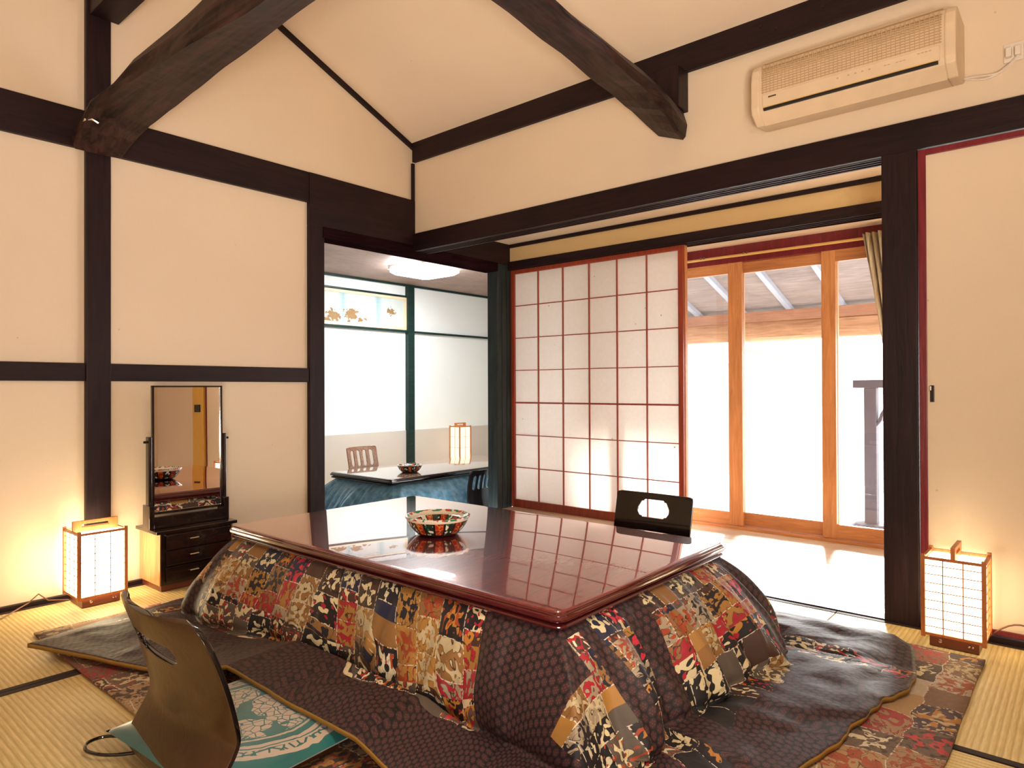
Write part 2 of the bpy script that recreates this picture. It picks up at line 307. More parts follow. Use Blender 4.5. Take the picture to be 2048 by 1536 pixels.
def m_ranma():
    t = NT('painted_transom_picture'); v = t.co('Object'); s = t.n('ShaderNodeSeparateXYZ'); t.put(s.inputs[0], v); x, z = s.outputs[0], s.outputs[2]
    gx = t.math('GREATER_THAN', t.math('FRACT', t.math('MULTIPLY', x, 22)), 0.86); gz = t.math('GREATER_THAN', t.math('FRACT', t.math('MULTIPLY', z, 22)), 0.86)
    sky = t.ramp(t.math('FRACT', t.math('MULTIPLY', x, 2.1)), [(0, (0.55, 0.57, 0.54)), (0.45, (0.55, 0.57, 0.54)), (0.6, (0.28, 0.42, 0.45)), (0.75, (0.52, 0.56, 0.55))])
    c = t.mix(t.math('MULTIPLY', t.math('MAXIMUM', gx, gz), 0.35), sky, (0.45, 0.60, 0.62))
    n = t.noise(v, 26, 3); out = None
    for cx, cz, r, a in ((0.16, 0.10, 0.10, 1.6), (0.40, 0.13, 0.10, 1.5), (0.36, 0.05, 0.05, 0.7), (0.95, 0.2, 0.07, 1.5), (0.52, 0.08, 0.05, 1.8), (0.1, 0.02, 0.07, 3), (0.38, 0.0, 0.06, 2)):
        dx = t.math('DIVIDE', t.math('SUBTRACT', x, cx), a); dz = t.math('SUBTRACT', z, cz)
        dd = t.math('SQRT', t.math('ADD', t.math('MULTIPLY', dx, dx), t.math('MULTIPLY', dz, dz)))
        mm = t.math('LESS_THAN', t.math('ADD', dd, t.math('MULTIPLY', t.math('SUBTRACT', n, 0.5), 0.16)), r*0.55); out = mm if out is None else t.math('MAXIMUM', out, mm)
    c = t.mix(out, c, t.mix(n, (0.20, 0.10, 0.03), (0.34, 0.20, 0.08))); t.bsdf(c, 0.7); return t.m
QUILT, RUG, BLUE, CUSH, BOWL, RANMA = m_quilt(), m_rug(), m_blue(), m_cushion(), m_bowl(), m_ranma()
GOLDC = m_plain('gold_quilt_backing', (0.30, 0.16, 0.025), 0.6)

# ------------------------------------------------------------------ geometry helpers
def tag(o, label=None, cat=None, group=None, kind=None):
    if label: o['label'] = label
    if cat: o['category'] = cat
    if group: o['group'] = group
    if kind: o['kind'] = kind
    return o
def empty(name, loc=(0, 0, 0), rz=0, label=None, cat=None, group=None, kind=None):
    o = bpy.data.objects.new(name, None); COL.objects.link(o); o.location = loc; o.rotation_euler = (0, 0, rz); o.empty_display_size = 0.1
    return tag(o, label, cat, group, kind)
class MB:
    def __init__(s): s.b = bmesh.new()
    def box(s, x0, x1, y0, y1, z0, z1, bev=0.0, seg=2):
        vs = [s.b.verts.new(p) for p in ((x0,y0,z0),(x1,y0,z0),(x1,y1,z0),(x0,y1,z0),(x0,y0,z1),(x1,y0,z1),(x1,y1,z1),(x0,y1,z1))]
        fs = [s.b.faces.new([vs[i] for i in q]) for q in ((3,2,1,0),(4,5,6,7),(0,1,5,4),(1,2,6,5),(2,3,7,6),(3,0,4,7))]
        if bev > 0:
            es = list({e for f in fs for e in f.edges}); bmesh.ops.bevel(s.b, geom=es, offset=bev, segments=seg, affect='EDGES', profile=0.6)
        return s
    def prism(s, pts, axis, a0, a1):  # polygon extruded along an axis; pts in the other two axes in order
        def P(p, a):
            return {'x': (a, p[0], p[1]), 'y': (p[0], a, p[1]), 'z': (p[0], p[1], a)}[axis]
        A = [s.b.verts.new(P(p, a0)) for p in pts]; B = [s.b.verts.new(P(p, a1)) for p in pts]; n = len(pts)
        s.b.faces.new(A); s.b.faces.new(B[::-1])
        for i in range(n): s.b.faces.new((A[i], B[i], B[(i+1) % n], A[(i+1) % n]))
        return s
    def loft(s, loops, cap=True, closed=True):
        V = [[s.b.verts.new(p) for p in l] for l in loops]; n = len(loops[0])
        for a, b in zip(V, V[1:]):
            for i in range(n if closed else n-1): s.b.faces.new((a[i], a[(i+1) % n], b[(i+1) % n], b[i]))
        if cap: s.b.faces.new(V[0][::-1]); s.b.faces.new(V[-1])
        return s
    def tube(s, path, r, n=8):
        loops = []; m = len(path)
        for i, p in enumerate(path):
            p = Vector(p); d = (Vector(path[min(i+1, m-1)])-Vector(path[max(i-1, 0)])).normalized()
            up = Vector((0, 0, 1)) if abs(d.z) < 0.9 else Vector((1, 0, 0)); a = d.cross(up).normalized(); b = a.cross(d)
            rr = r[i] if isinstance(r, (list, tuple)) else r
            loops.append([p+a*math.cos(2*PI*k/n)*rr+b*math.sin(2*PI*k/n)*rr for k in range(n)])
        return s.loft(loops)
    def lathe(s, prof, c=(0, 0, 0), n=32, cap=True):
        return s.loft([[(c[0]+r*math.cos(2*PI*k/n), c[1]+r*math.sin(2*PI*k/n), c[2]+z) for k in range(n)] for r, z in prof], cap)
    def build(s, name, mat, parent=None, smooth=False, loc=None, **tg):
        bmesh.ops.recalc_face_normals(s.b, faces=s.b.faces)
        me = bpy.data.meshes.new(name); s.b.to_mesh(me); s.b.free()
        if smooth:
            for p in me.polygons: p.use_smooth = True
            me.set_sharp_from_angle(angle=math.radians(40))
        for m in (mat if isinstance(mat, (list, tuple)) else [mat]): me.materials.append(m)
        o = bpy.data.objects.new(name, me); COL.objects.link(o)
        if parent: o.parent = parent
        if loc is not None: o.location = loc
        return tag(o, **tg)
def BX(name, mat, x0, x1, y0, y1, z0, z1, parent=None, bev=0.003, **tg):
    """box as one object whose origin sits at its own base (world placement kept)"""
    cx, cy = (x0+x1)/2, (y0+y1)/2
    m = MB().box(x0-cx, x1-cx, y0-cy, y1-cy, 0, z1-z0, bev)
    return m.build(name, mat, parent, loc=(cx, cy, z0), **tg)
def ST(name, mat, x0, x1, y0, y1, z0, z1, label, cat, bev=0.003):
    return BX(name, mat, x0, x1, y0, y1, z0, z1, bev=bev, label=label, cat=cat, kind='structure')
def children(o): return [c for c in bpy.data.objects if c.parent == o]
def copy_tree(o, parent=None):
    c = o.copy(); COL.objects.link(c)
    if parent: c.parent = parent
    for ch in children(o): copy_tree(ch, c)
    return c
def rrect(x0, x1, y0, y1, r, z, n=6, inset=0):
    x0 += inset; x1 -= inset; y0 += inset; y1 -= inset; r = max(r-inset*0.5, 0.002); P = []
    for cx, cy, a in ((x0+r, y0+r, PI), (x1-r, y0+r, 1.5*PI), (x1-r, y1-r, 0), (x0+r, y1-r, 0.5*PI)):
        for k in range(n+1):
            t = a+k*PI/2/n; P.append((cx+r*math.cos(t), cy+r*math.sin(t), z))
    return P

# ------------------------------------------------------------------ room shell
XB, YA = 3.075, 3.535
XW, YW = 3.10, 3.56           # plaster planes behind the timbers
ST('floor', BOARD, -2.0, 3.05, -2.0, 3.6, -0.16, -0.055, 'floor under the tatami mats', 'floor', 0)
# wall A (far left) with gable, pieces of plaster between timbers kept as one wall around the opening
mb = MB(); mb.prism([(-2.0, -0.05), (2.30, -0.05), (2.30, 2.0), (3.16, 2.0), (3.16, 2.62), (0.3, 3.85), (-2.0, 2.86)], 'y', YW, YW+0.08)
mb.build('wall_left', PLASTER, label='cream plastered gable wall with the dark post and the opening to the next room', cat='wall', kind='structure')
mb = MB(); mb.box(XW, XW+0.07, 0.60, 3.56, 1.95, 2.66); mb.box(XW, XW+0.07, -2.0, 0.60, 1.95, 2.66); mb.box(XW, XW+0.07, -2.0, -0.75, -0.05, 1.95)
mb.build('wall_right', PLASTER, label='cream plastered wall above the wide opening, with the air conditioner', cat='wall', kind='structure')
ST('wall_back', PLASTER, -2.0, 3.16, -2.08, -2.0, -0.05, 3.9, 'cream wall behind the camera', 'wall', 0)
ST('wall_rear', PLASTER, -2.08, -2.0, -2.0, 3.6, -0.05, 2.9, 'cream wall behind the camera on the left', 'wall', 0)
# sloped ceiling
mb = MB(); z0, z1, xr = 2.63, 3.83, 0.30
mb.prism([(3.17, z0-0.03), (xr, z1), (-2.1, z1-1.03), (-2.1, z1-0.93), (xr, z1+0.1), (3.17, z0+0.09)], 'y', -2.08, 3.64)
mb.build('ceiling', CEILP, label='sloping cream plastered ceiling', cat='ceiling', kind='structure')

TN = [0]
def trim(mat, x0, x1, y0, y1, z0, z1, label, cat='beam', bev=0.004):
    TN[0] += 1; return ST('trim_%d' % TN[0], mat, x0, x1, y0, y1, z0, z1, label, cat, bev)
YF = YA   # face plane of wall A timbers
trim(DWZ, 1.088, 1.192, YF-0.005, YF+0.03, 0, 3.4, 'tall dark post on the left wall behind the lit lantern', 'post')
trim(DWX, -2.0, 2.27, YF, YF+0.026, 2.067, 2.247, 'wide dark horizontal beam across the left wall')
trim(DWX, 2.268, 3.10, YF-0.004, YF+0.12, 1.93, 2.247, 'dark lintel above the opening to the next room, left of the corner')
trim(m_wood('matt_dark_timber', axis='X', rough=0.9, Specular_IOR_Level=0.0, **DK), 2.36, 3.95, YF-0.012, YF+0.12, 1.868, 1.935, 'dark grooved door head over the opening to the next room')
trim(DWX, 3.14, 4.12, YF-0.004, YF+0.12, 1.93, 2.105, 'dark header beyond the corner, above the grooved column')
trim(DWX, -2.0, 1.088, YF+0.002, YF+0.026, 0.990, 1.073, 'dark waist rail on the left wall, left of the tall post')
trim(DWX, 1.192, 2.268, YF+0.002, YF+0.026, 0.990, 1.073, 'dark waist rail on the left wall above the mirror')
trim(DWZ, 2.268, 2.371, YF-0.004, YF+0.12, -0.02, 1.93, 'dark post at the left side of the opening to the next room', 'post')
TN[0] += 1
mb = MB(); cx0 = 3.945
for k in range(3): mb.box(cx0+k*0.059, cx0+k*0.059+0.055, YF-0.002, YF+0.10, -0.05, 1.93, 0.004)
mb.box(cx0+0.01, 4.11, YF+0.02, YF+0.09, -0.05, 1.93)
mb.build('trim_%d' % TN[0], GRW, label='weathered dark boarded column between the next room and the paper screen', cat='column', kind='structure')
trim(DWX, -2.0, 2.268, YF, YF+0.026, -0.02, 0.018, 'thin dark skirting at the foot of the left wall', 'skirting board', 0.002)
trim(DWZ, XB-0.002, XB+0.02, YF-0.006, YF+0.01, 2.247, 2.50, 'thin dark corner strip between the two walls', 'strip', 0.001)
# gable rake strip
TN[0] += 1; mb = MB(); mb.prism([(3.10, 2.600), (3.10, 2.648), (0.30, 3.85), (0.30, 3.80)], 'y', YF+0.002, YF+0.03)
mb.build('trim_%d' % TN[0], DWX, label='thin black sloping strip where the ceiling meets the left wall', cat='strip', kind='structure')
# wall B timbers
trim(DWY, XB, XB+0.04, -2.0, YF, 2.508, 2.642, 'dark wall plate at the top of the right wall under the sloping ceiling')
TN[0] += 1; mb = MB()
mb.box(XB, 3.10, -2.0, YF+0.02, 1.892, 2.012); mb.box(3.10, 3.20, -2.0, YF+0.02, 1.905, 2.012)
for a, b in ((3.10, 3.108), (3.129, 3.137), (3.158, 3.166), (3.187, 3.20)): mb.box(a, b, -2.0, YF, 1.890, 1.906)
mb.build('trim_%d' % TN[0], DWY, label='long dark beam with sliding door grooves across the right wall', cat='beam', kind='structure')
trim(DWZ, XB-0.01, XB+0.115, 0.515, 0.640, -0.01, 1.892, 'thick dark post at the right side of the wide opening', 'post')
trim(DWY, XB, 3.15, 0.64, YF, -0.03, 0.004, 'flush wooden threshold along the wide opening', 'threshold', 0.001)
trim(DWY, XB-0.012, 3.11, -2.0, 0.515, -0.02, 0.022, 'dark sill under the plain sliding panel', 'skirting board', 0.002)

# the big natural beams
def log(name, secs, mat, label, axis):
    """secs: (pos, inner-low edge, outer-low edge, top points) - irregular squared log"""
    TN[0] += 1; loops = []
    fine = []
    for i in range(len(secs)-1):
        a, b = secs[i], secs[i+1]; k = max(1, int(abs(b[0]-a[0])/0.06))
        for j in range(k):
            f = j/k; f2 = f*f*(3-2*f); fine.append([a[m]+(b[m]-a[m])*(f if m == 0 else f2) for m in range(6)])
    fine.append(list(secs[-1]))
    for p, u0, zb0, u1, zb1, zt in fine:
        w = u1-u0; h = zt-zb0; raw = [(u0+0.012, zb0-0.004), (u0, zb0+0.012), (u0-0.004, zb0+h*0.45), (u0+0.012, zt-0.02), (u0+w*0.22, zt+0.03), (u0+w*0.55, zt+0.05), (u0+w*0.85, zt+0.03), (u1, zb1+h*0.7), (u1+0.004, zb1+0.015), (u1-0.012, zb1-0.003), (u0+w*0.5, (zb0+zb1)/2-0.004)]
        L = []
        for k, (u, z) in enumerate(raw):
            n = noise.noise(Vector((p*2.2, k*1.3, 4.0)))*0.010+noise.noise(Vector((p*9, k*2.1, 1.0)))*0.0035
            L.append((u+n, p, z+n) if axis == 'y' else (p, u+n, z+n))
        loops.append(L)
    mb = MB(); mb.loft(loops); return mb.build('trim_%d' % TN[0], mat, label=label, cat='beam', kind='structure')
log('l', [(3.52, 1.03, 2.06, 1.24, 2.06, 2.15), (3.42, 1.03, 2.13, 1.27, 2.13, 2.18), (3.28, 1.03, 2.185, 1.28, 2.165, 2.225), (3.0, 1.03, 2.180, 1.28, 2.180, 2.22), (2.85, 1.03, 2.172, 1.275, 2.187, 2.27),
          (2.5, 1.03, 2.152, 1.27, 2.203, 2.27), (1.9, 1.03, 2.111, 1.27, 2.229, 2.30), (1.0, 1.02, 2.10, 1.27, 2.22, 2.33), (-1.9, 1.02, 2.14, 1.27, 2.22, 2.36)],
    LOGY, 'huge rough-hewn dark beam coming from the post on the left wall', 'y')
log('l', [(3.072, 1.50, 2.172, 1.66, 2.225, 2.33), (2.98, 1.49, 2.175, 1.68, 2.26, 2.33), (2.85, 1.475, 2.215, 1.685, 2.29, 2.335), (2.6, 1.47, 2.278, 1.685, 2.318, 2.35), (2.2, 1.47, 2.315, 1.68, 2.355, 2.365), (1.85, 1.47, 2.35, 1.68, 2.385, 2.395),
          (1.3, 1.47, 2.40, 1.68, 2.42, 2.46), (-1.9, 1.47, 2.45, 1.68, 2.47, 2.55)],
    LOGX, 'large curved dark beam coming from the right wall left of the air conditioner', 'x')
trim(DWZ, 2.99, XB+0.02, 1.497, 1.62, 2.31, 2.51, 'short dark post block over the end of the curved beam', 'post')
trim(DWY, 1.10, 1.225, -1.9, 3.53, 2.70, 2.86, 'upper dark purlin meeting the top of the left post', 'beam')
for k, (yy, zz) in enumerate(((1.13, 2.60), (1.06, 2.565), (0.86, 2.59))):
    mb = MB(); mb.lathe([(0.0006, 0.005), (0.007, 0.004), (0.009, 0)], n=12); o = mb.build('wooden_peg', LOGX, smooth=True, loc=(XB, yy, zz), label='small round peg in the wall plate, %s' % ('nearest the curved beam', 'lowest of the three', 'nearest the air conditioner')[k], cat='peg', group='pegs in the wall plate'); o.rotation_euler = (0, -PI/2, 0)
mb = MB(); mb.tube([(0, 0, 0), (0, -0.03, 0.004), (0.02, -0.05, 0.006), (0.045, -0.052, -0.006)], 0.006, 8)
mb.build('bolt_hook', METAL, smooth=True, loc=(1.035, 3.40, 2.145), label='small shiny bolt at the end of the huge beam beside the left post', cat='hook')

# ------------------------------------------------------------------ tatami mats
def mat_(x0, x1, y0, y1, along, label):
    e = empty('tatami_mat', ((x0+x1)/2, (y0+y1)/2, -0.055), label=label, cat='tatami mat', group='tatami mats on the floor')
    hx, hy = (x1-x0)/2-0.001, (y1-y0)/2-0.001
    MB().box(-hx, hx, -hy, hy, 0, 0.053, 0.002).build('mat', TAT_X if along == 'X' else TAT_Y, e)
    for s in (-1, 1):
        if along == 'X': m = MB().box(-hx, hx, s*hy-(0.026 if s > 0 else 0), s*hy+(0.026 if s < 0 else 0), 0.003, 0.055, 0.001)
        else: m = MB().box(s*hx-(0.026 if s > 0 else 0), s*hx+(0.026 if s < 0 else 0), -hy, hy, 0.003, 0.055, 0.001)
        m.build('border', HERI, e)
mat_(-0.42, 1.40, 2.60, 3.53, 'X', 'tatami mat along the left wall under the brightest lantern')
mat_(1.40, 3.07, 2.60, 3.53, 'X', 'tatami mat in the far corner behind the table')
mat_(-0.42, 1.20, 1.68, 2.598, 'X', 'tatami mat left of the foreground chair')
mat_(2.10, 3.07, 0.82, 2.598, 'Y', 'tatami mat beside the wide opening, under the table end')
mat_(2.10, 3.07, -1.0, 0.818, 'Y', 'tatami mat under the right lantern')
mat_(0.28, 2.098, -0.60, 0.32, 'X', 'tatami mat in the bottom right corner of the photo')
mat_(1.20, 2.098, 0.322, 2.598, 'Y', 'tatami mat hidden under the kotatsu table')
mat_(-0.42, 1.198, 0.322, 1.678, 'X', 'tatami mat under the foreground chair')

# ------------------------------------------------------------------ engawa passage, paper screen, glass doors
ZC = 2.10
TN[0] += 0
mb = MB()
for k in range(11): mb.box(3.15+k*0.12, 3.15+k*0.12+0.118, -0.6, 3.52, -0.04, 0.0, 0.0015, 1)
mb.build('floor_passage', BOARD, label='pale wooden floorboards of the sunlit passage', cat='floor', kind='structure')
ST('ceiling_passage', PLASTER, 3.17, 4.5, -0.6, 3.54, ZC, ZC+0.04, 'cream ceiling of the passage', 'ceiling', 0)
ST('wall_passage', PLASTER2, 4.10, 4.16, -0.6, 3.535, 1.955, ZC, 'gold plastered strip above the paper screen', 'wall', 0)
ST('wall_passage_end', PLASTER, 3.17, 4.5, -0.66, -0.6, -0.04, ZC, 'wall at the near end of the passage', 'wall', 0)
trim(DWY, 4.085, 4.11, -0.6, 3.53, 2.072, 2.098, 'thin black cornice along the passage ceiling', 'cornice', 0.001)
TN[0] += 1; mb = MB(); mb.box(4.07, 4.22, -0.6, 3.53, 1.905, 1.957)
for a in (4.07, 4.112, 4.152, 4.20): mb.box(a, a+0.010, -0.6, 3.53, 1.893, 1.906)
mb.build('trim_%d' % TN[0], DWY, label='dark grooved head rail over the paper screen', cat='rail', kind='structure')
ST('ceiling_window', PLASTER, 4.22, 4.42, -0.6, 3.53, 1.905, 1.93, 'narrow pale soffit between screen and glass doors', 'ceiling', 0)
trim(MAROON, 4.42, 4.50, -0.6, 3.53, 1.79, 1.93, 'dark red beam above the glass doors')
# shoji
e = empty('door_1', (4.125, 2.774, 0), label='sliding paper screen with red lattice', cat='paper screen', kind='structure')
y0, y1 = 3.533-2.774, 2.036-2.774
def shoji_part(nm, ya, yb, za, zb, x=0.013): MB().box(-x, x, min(ya, yb), max(ya, yb), za, zb, 0.002).build(nm, REDW, e)
shoji_part('stile', y0, y0-0.035, 0.0, 1.895); shoji_part('stile', y1, y1+0.035, 0.0, 1.895)
shoji_part('top_rail', y0-0.035, y1+0.035, 1.862, 1.895); shoji_part('bottom_rail', y0-0.035, y1+0.035, 0.0, 0.062)
MB().box(0.004, 0.006, y1+0.03, y0-0.03, 0.05, 1.87).build('paper', PAPER, e)
mb = MB(); ya, yb = y0-0.035, y1+0.035
for k in range(1, 6): yy = ya+(yb-ya)*k/6; mb.box(-0.010, 0.0035, yy-0.0035, yy+0.0035, 0.06, 1.865)
for k in range(1, 7):
    zz = 0.062+1.80*k/7; w = 0.006 if k == 3 else 0.003; mb.box(-0.0105, 0.003, yb, ya, zz-w, zz+w)
mb.build('lattice', REDW, e)
MB().box(0.015, 0.048, y1-0.004, y1+0.03, 0.0, 1.895, 0.001).build('edge_strip', ORW['Z'], e)
# second screen pushed behind, further along (seen only as an orange edge)
# glass doors
def gdoor(n, x, ya, yb, label, stile=0.09):
    e = empty('door_%d' % n, (x, (ya+yb)/2, 0.02), label=label, cat='glass door', kind='structure'); h = (yb-ya)/2
    for s in (-1, 1):
        MB().box(-0.015, 0.015, s*h-(stile if s > 0 else 0), s*h+(stile if s < 0 else 0), 0, 1.772, 0.003).build('stile', ORW['Z'], e)
    MB().box(-0.013, 0.013, -h+stile, h-stile, 1.700, 1.772, 0.002).build('top_rail', ORW['Y'], e)
    MB().box(-0.013, 0.013, -h+stile, h-stile, 0, 0.088, 0.002).build('bottom_rail', ORW['Y'], e)
    MB().box(-0.002, 0.002, -h+stile-0.005, h-stile+0.005, 0.08, 1.705).build('glass_pane', GLASS, e)
    return e
gdoor(2, 4.44, 1.765, 2.66, 'glazed cedar sliding door nearest the paper screen', 0.095)
gdoor(3, 4.48, 1.178, 1.85, 'glazed cedar sliding door in the middle', 0.08)
gdoor(4, 4.44, 0.35, 1.262, 'glazed cedar sliding door at the right, behind the thick post', 0.082)
gdoor(5, 4.48, 2.62, 3.51, 'glazed cedar sliding door hidden behind the paper screen', 0.08)
trim(ORW['Y'], 4.40, 4.52, -0.6, 3.53, -0.03, 0.018, 'orange cedar sill under the glass doors', 'sill')
# curtain rod with rings
e = empty('curtain_rod', (4.385, 1.4, 1.828), label='brass curtain rod above the glass doors', cat='curtain rod')
MB().tube([(0, -1.5, 0), (0, 2.1, 0)], 0.009, 10).build('rod', BRASS, e, True)
for yy in (0.62, 0.32, -0.5):
    m = MB(); m.box(-0.008, 0.036, yy-0.018, yy-0.006, -0.004, 0.014, 0.002); m.box(-0.008, 0.036, yy+0.006, yy+0.018, -0.004, 0.014, 0.002); m.build('bracket', METAL, e)
# curtain
m = MB(); loops = []
for i in range(26):
    f = i/25; z = 1.845-1.6*f; pinch = 0.19-0.13*min(1, f*1.4)+0.03*max(0, f-0.72); yc = 0.90-0.12*min(1, f*1.2)
    L = []
    for k in range(61):
        g = k/60; y = yc+pinch*(0.55-g); x = 0.03*math.sin(g*PI*11+0.7*math.sin(f*3))*(1-0.4*f)+0.01*math.sin(g*23+f*7); L.append((x, y, z))
    loops.append(L)
m.loft(loops, cap=False, closed=False)
t = NT('striped_curtain_cloth'); v = t.co('Object', (1, 60, 1)); n = t.noise(v, 1.2, 1); t.bsdf(t.ramp(n, [(0.4, (0.62, 0.50, 0.34)), (0.55, (0.82, 0.74, 0.6))]), 0.8, Transmission_Weight=0.0)
CURT = t.m
o = m.build('curtain', CURT, smooth=True, loc=(4.33, 0, 0), label='bunched striped beige curtain at the right end of the glass doors', cat='curtain')
sm = o.modifiers.new('s', 'SOLIDIFY'); sm.thickness = 0.003

# ------------------------------------------------------------------ terrace outside
ST('floor_terrace', STONE, 4.53, 4.8, -6, 8, -0.30, -0.12, 'stone step outside the glass doors', 'ground', 0)
t = NT('pale_gravel'); v = t.co(); n = t.noise(v, 60, 4); t.bsdf(t.mix(n, (0.62, 0.60, 0.57), (0.82, 0.81, 0.79)), 0.9, n, 0.4, 0.01); GRAV = t.m
ST('ground', GRAV, 4.8, 16, -9, 14, -0.36, -0.2, 'pale sunlit gravel outside', 'ground', 0)
mb = MB(); mb.prism([(4.52, 2.155), (4.52, 2.13), (6.5, 1.50), (6.5, 1.525)], 'y', -1.5, 3.6)
mb.build('roof_terrace', ROOFB, label='sloping board roof over the terrace', cat='roof', kind='structure')
for k in range(10):
    yy = -0.55+k*0.42; m = MB(); m.prism([(4.54, 2.12), (4.54, 2.075), (6.45, 1.458), (6.45, 1.503)], 'y', -0.022, 0.022)
    m.build('rafter_%d' % (k+1), STEEL, loc=(0, yy, 0.008), label='grey rafter under the terrace roof', cat='rafter', group='rafters under the terrace roof', kind='structure')
def rough(y0, y1, x, z, w, h, seed):
    m = MB(); L = []
    for i in range(60):
        y = y0+(y1-y0)*i/59; l = []
        for k in range(12):
            a = 2*PI*k/12; c, s_ = math.cos(a), math.sin(a); r = 1+0.10*noise.noise(Vector((y*1.6, k*0.9, seed)))
            l.append((x+w/2*r*(abs(c)**0.6)*(1 if c >= 0 else -1), y, z+h/2*r*(abs(s_)**0.6)*(1 if s_ >= 0 else -1)))
        L.append(l)
    m.loft(L); return m
rough(-1.4, 3.58, 6.05, 1.455, 0.16, 0.19, 3).build('trim_90', RAWW, smooth=True, label='rough log beam carrying the terrace roof', cat='beam', kind='structure')
ST('trim_91', m_wood('red_cedar_board', (0.32, 0.14, 0.08), (0.5, 0.26, 0.16), 'Y', 0.6), 5.97, 6.0, -1.4, 3.58, 1.53, 1.62, 'red cedar board on top of the terrace log beam', 'board')
for yy in (3.35, 0.35):
    m = MB(); m.tube([(6.05, yy, -0.22), (6.05, yy, 0.6), (6.05, yy, 1.37)], 0.055, 10); m.build('trim_%d' % (92+int(yy)), RAWW, smooth=True, label='log post holding up the terrace roof at %s' % ('the far end' if yy > 2 else 'the near end'), cat='post', kind='structure')
m = MB(); m.tube([(6.2, 2.55, 1.34), (7.6, 2.55, 1.30)], 0.035, 8); m.build('trim_97', RAWW, smooth=True, label='thin log tie under the terrace roof', cat='beam', kind='structure')
# garden post with cross arm
e = empty('garden_post', (6.0, 1.335, -0.2), label='grey timber post with cross arm and curved brace outside the glass', cat='post')
MB().box(-0.045, 0.045, -0.045, 0.045, 0.02, 1.14, 0.006).build('post', STONE, e)
MB().box(-0.05, 0.05, -0.34, 0.125, 1.14, 1.205, 0.006).build('cross_arm', STONE, e)
m = MB(); m.loft([[(-0.035, -0.04-d, z-0.035), (0.035, -0.04-d, z-0.035), (0.035, -0.04-d-0.04, z+0.02), (-0.035, -0.04-d-0.04, z+0.02)] for d, z in ((0, 0.86), (0.03, 0.97), (0.09, 1.07), (0.18, 1.14))]); m.build('brace', STONE, e)
m = MB(); m.lathe([(0.02, 0.06), (0.12, 0.05), (0.19, 0.0)], n=9); m.build('base_stone', STONE, e)
# leafy shrub beside the post
e = empty('garden_shrub', (6.05, 1.08, -0.2), label='small dark shrub at the foot of the garden post', cat='shrub')
LEAF = m_plain('shrub_leaf', (0.05, 0.04, 0.03), 0.6)
m = MB(); rs = random.Random(3)
for k in range(260):
    a = rs.uniform(0, 2*PI); z = rs.uniform(0.05, 0.62); r = 0.14*math.sqrt(rs.random())*(1.1-z); p = Vector((r*math.cos(a), r*math.sin(a), z)); d = Vector((rs.uniform(-1, 1), rs.uniform(-1, 1), rs.uniform(-0.4, 1))).normalized()*0.03; w = d.cross(Vector((rs.random(), rs.random(), 1))).normalized()*0.012
    vs = [m.b.verts.new(q) for q in (p-d, p+w, p+d, p-w)]; m.b.faces.new(vs)
m.build('foliage', LEAF, e)
m = MB(); m.tube([(0, 0, 0), (0.01, 0, 0.3), (0, 0.01, 0.5)], 0.008, 6); m.build('stem', RAWW, e)
# pale fence far out
e = empty('garden_fence', (8.2, 3.6, -0.2), label='pale sun-bleached board fence beyond the terrace', cat='fence')
m = MB(); [m.box(0, 0.02, -1.9+k*0.19, -1.9+k*0.19+0.18, 0.05, 1.45) for k in range(24)]; m.build('boards', WHITEC, e)
MB().box(0.02, 0.06, -1.95, 2.7, 1.35, 1.41).build('rail', WHITEC, e)
for k in range(4): MB().box(0.02, 0.09, -1.9+k*1.4, -1.83+k*1.4, 0, 1.5).build('post', WHITEC, e)

# ------------------------------------------------------------------ plain sliding panel right of the post
e = empty('door_6', (XB+0.012, 0.20, 0.024), label='plain cream sliding panel with maroon frame at the right edge', cat='sliding panel', kind='structure')
for ya, yb, nm in ((0.285, 0.312, 'stile'), (-0.655, -0.630, 'stile')): MB().box(-0.012, 0.014, ya, yb, 0, 1.862, 0.002).build(nm, MAROON, e)
MB().box(-0.012, 0.014, -0.63, 0.285, 1.838, 1.862, 0.002).build('top_rail', MAROON, e)
MB().box(-0.012, 0.014, -0.63, 0.285, 0, 0.02, 0.002).build('bottom_rail', MAROON, e)
MB().box(-0.004, 0.006, -0.63, 0.285, 0.02, 1.84).build('panel', PLASTER, e)
m = MB(); m.box(-0.010, -0.003, 0.262, 0.276, 0.865, 0.930, 0.002); p = m.build('door_pull', DMETAL, e)
MB().box(-0.013, -0.009, 0.272, 0.279, 0.91, 0.928, 0.001).build('pull_plate', METAL, p)
ST('trim_70', GOLDP, XB-0.02, XB+0.05, -0.75, -0.455, 0.0, 1.89, 'gold panel beside the plain sliding panel, outside the frame', 'panel')
BX('wall_vent', BLACKP, XB-0.03, XB-0.02, -0.68, -0.53, 0.80, 0.88, label='small black vent on the gold panel, seen only in the mirror', cat='vent')

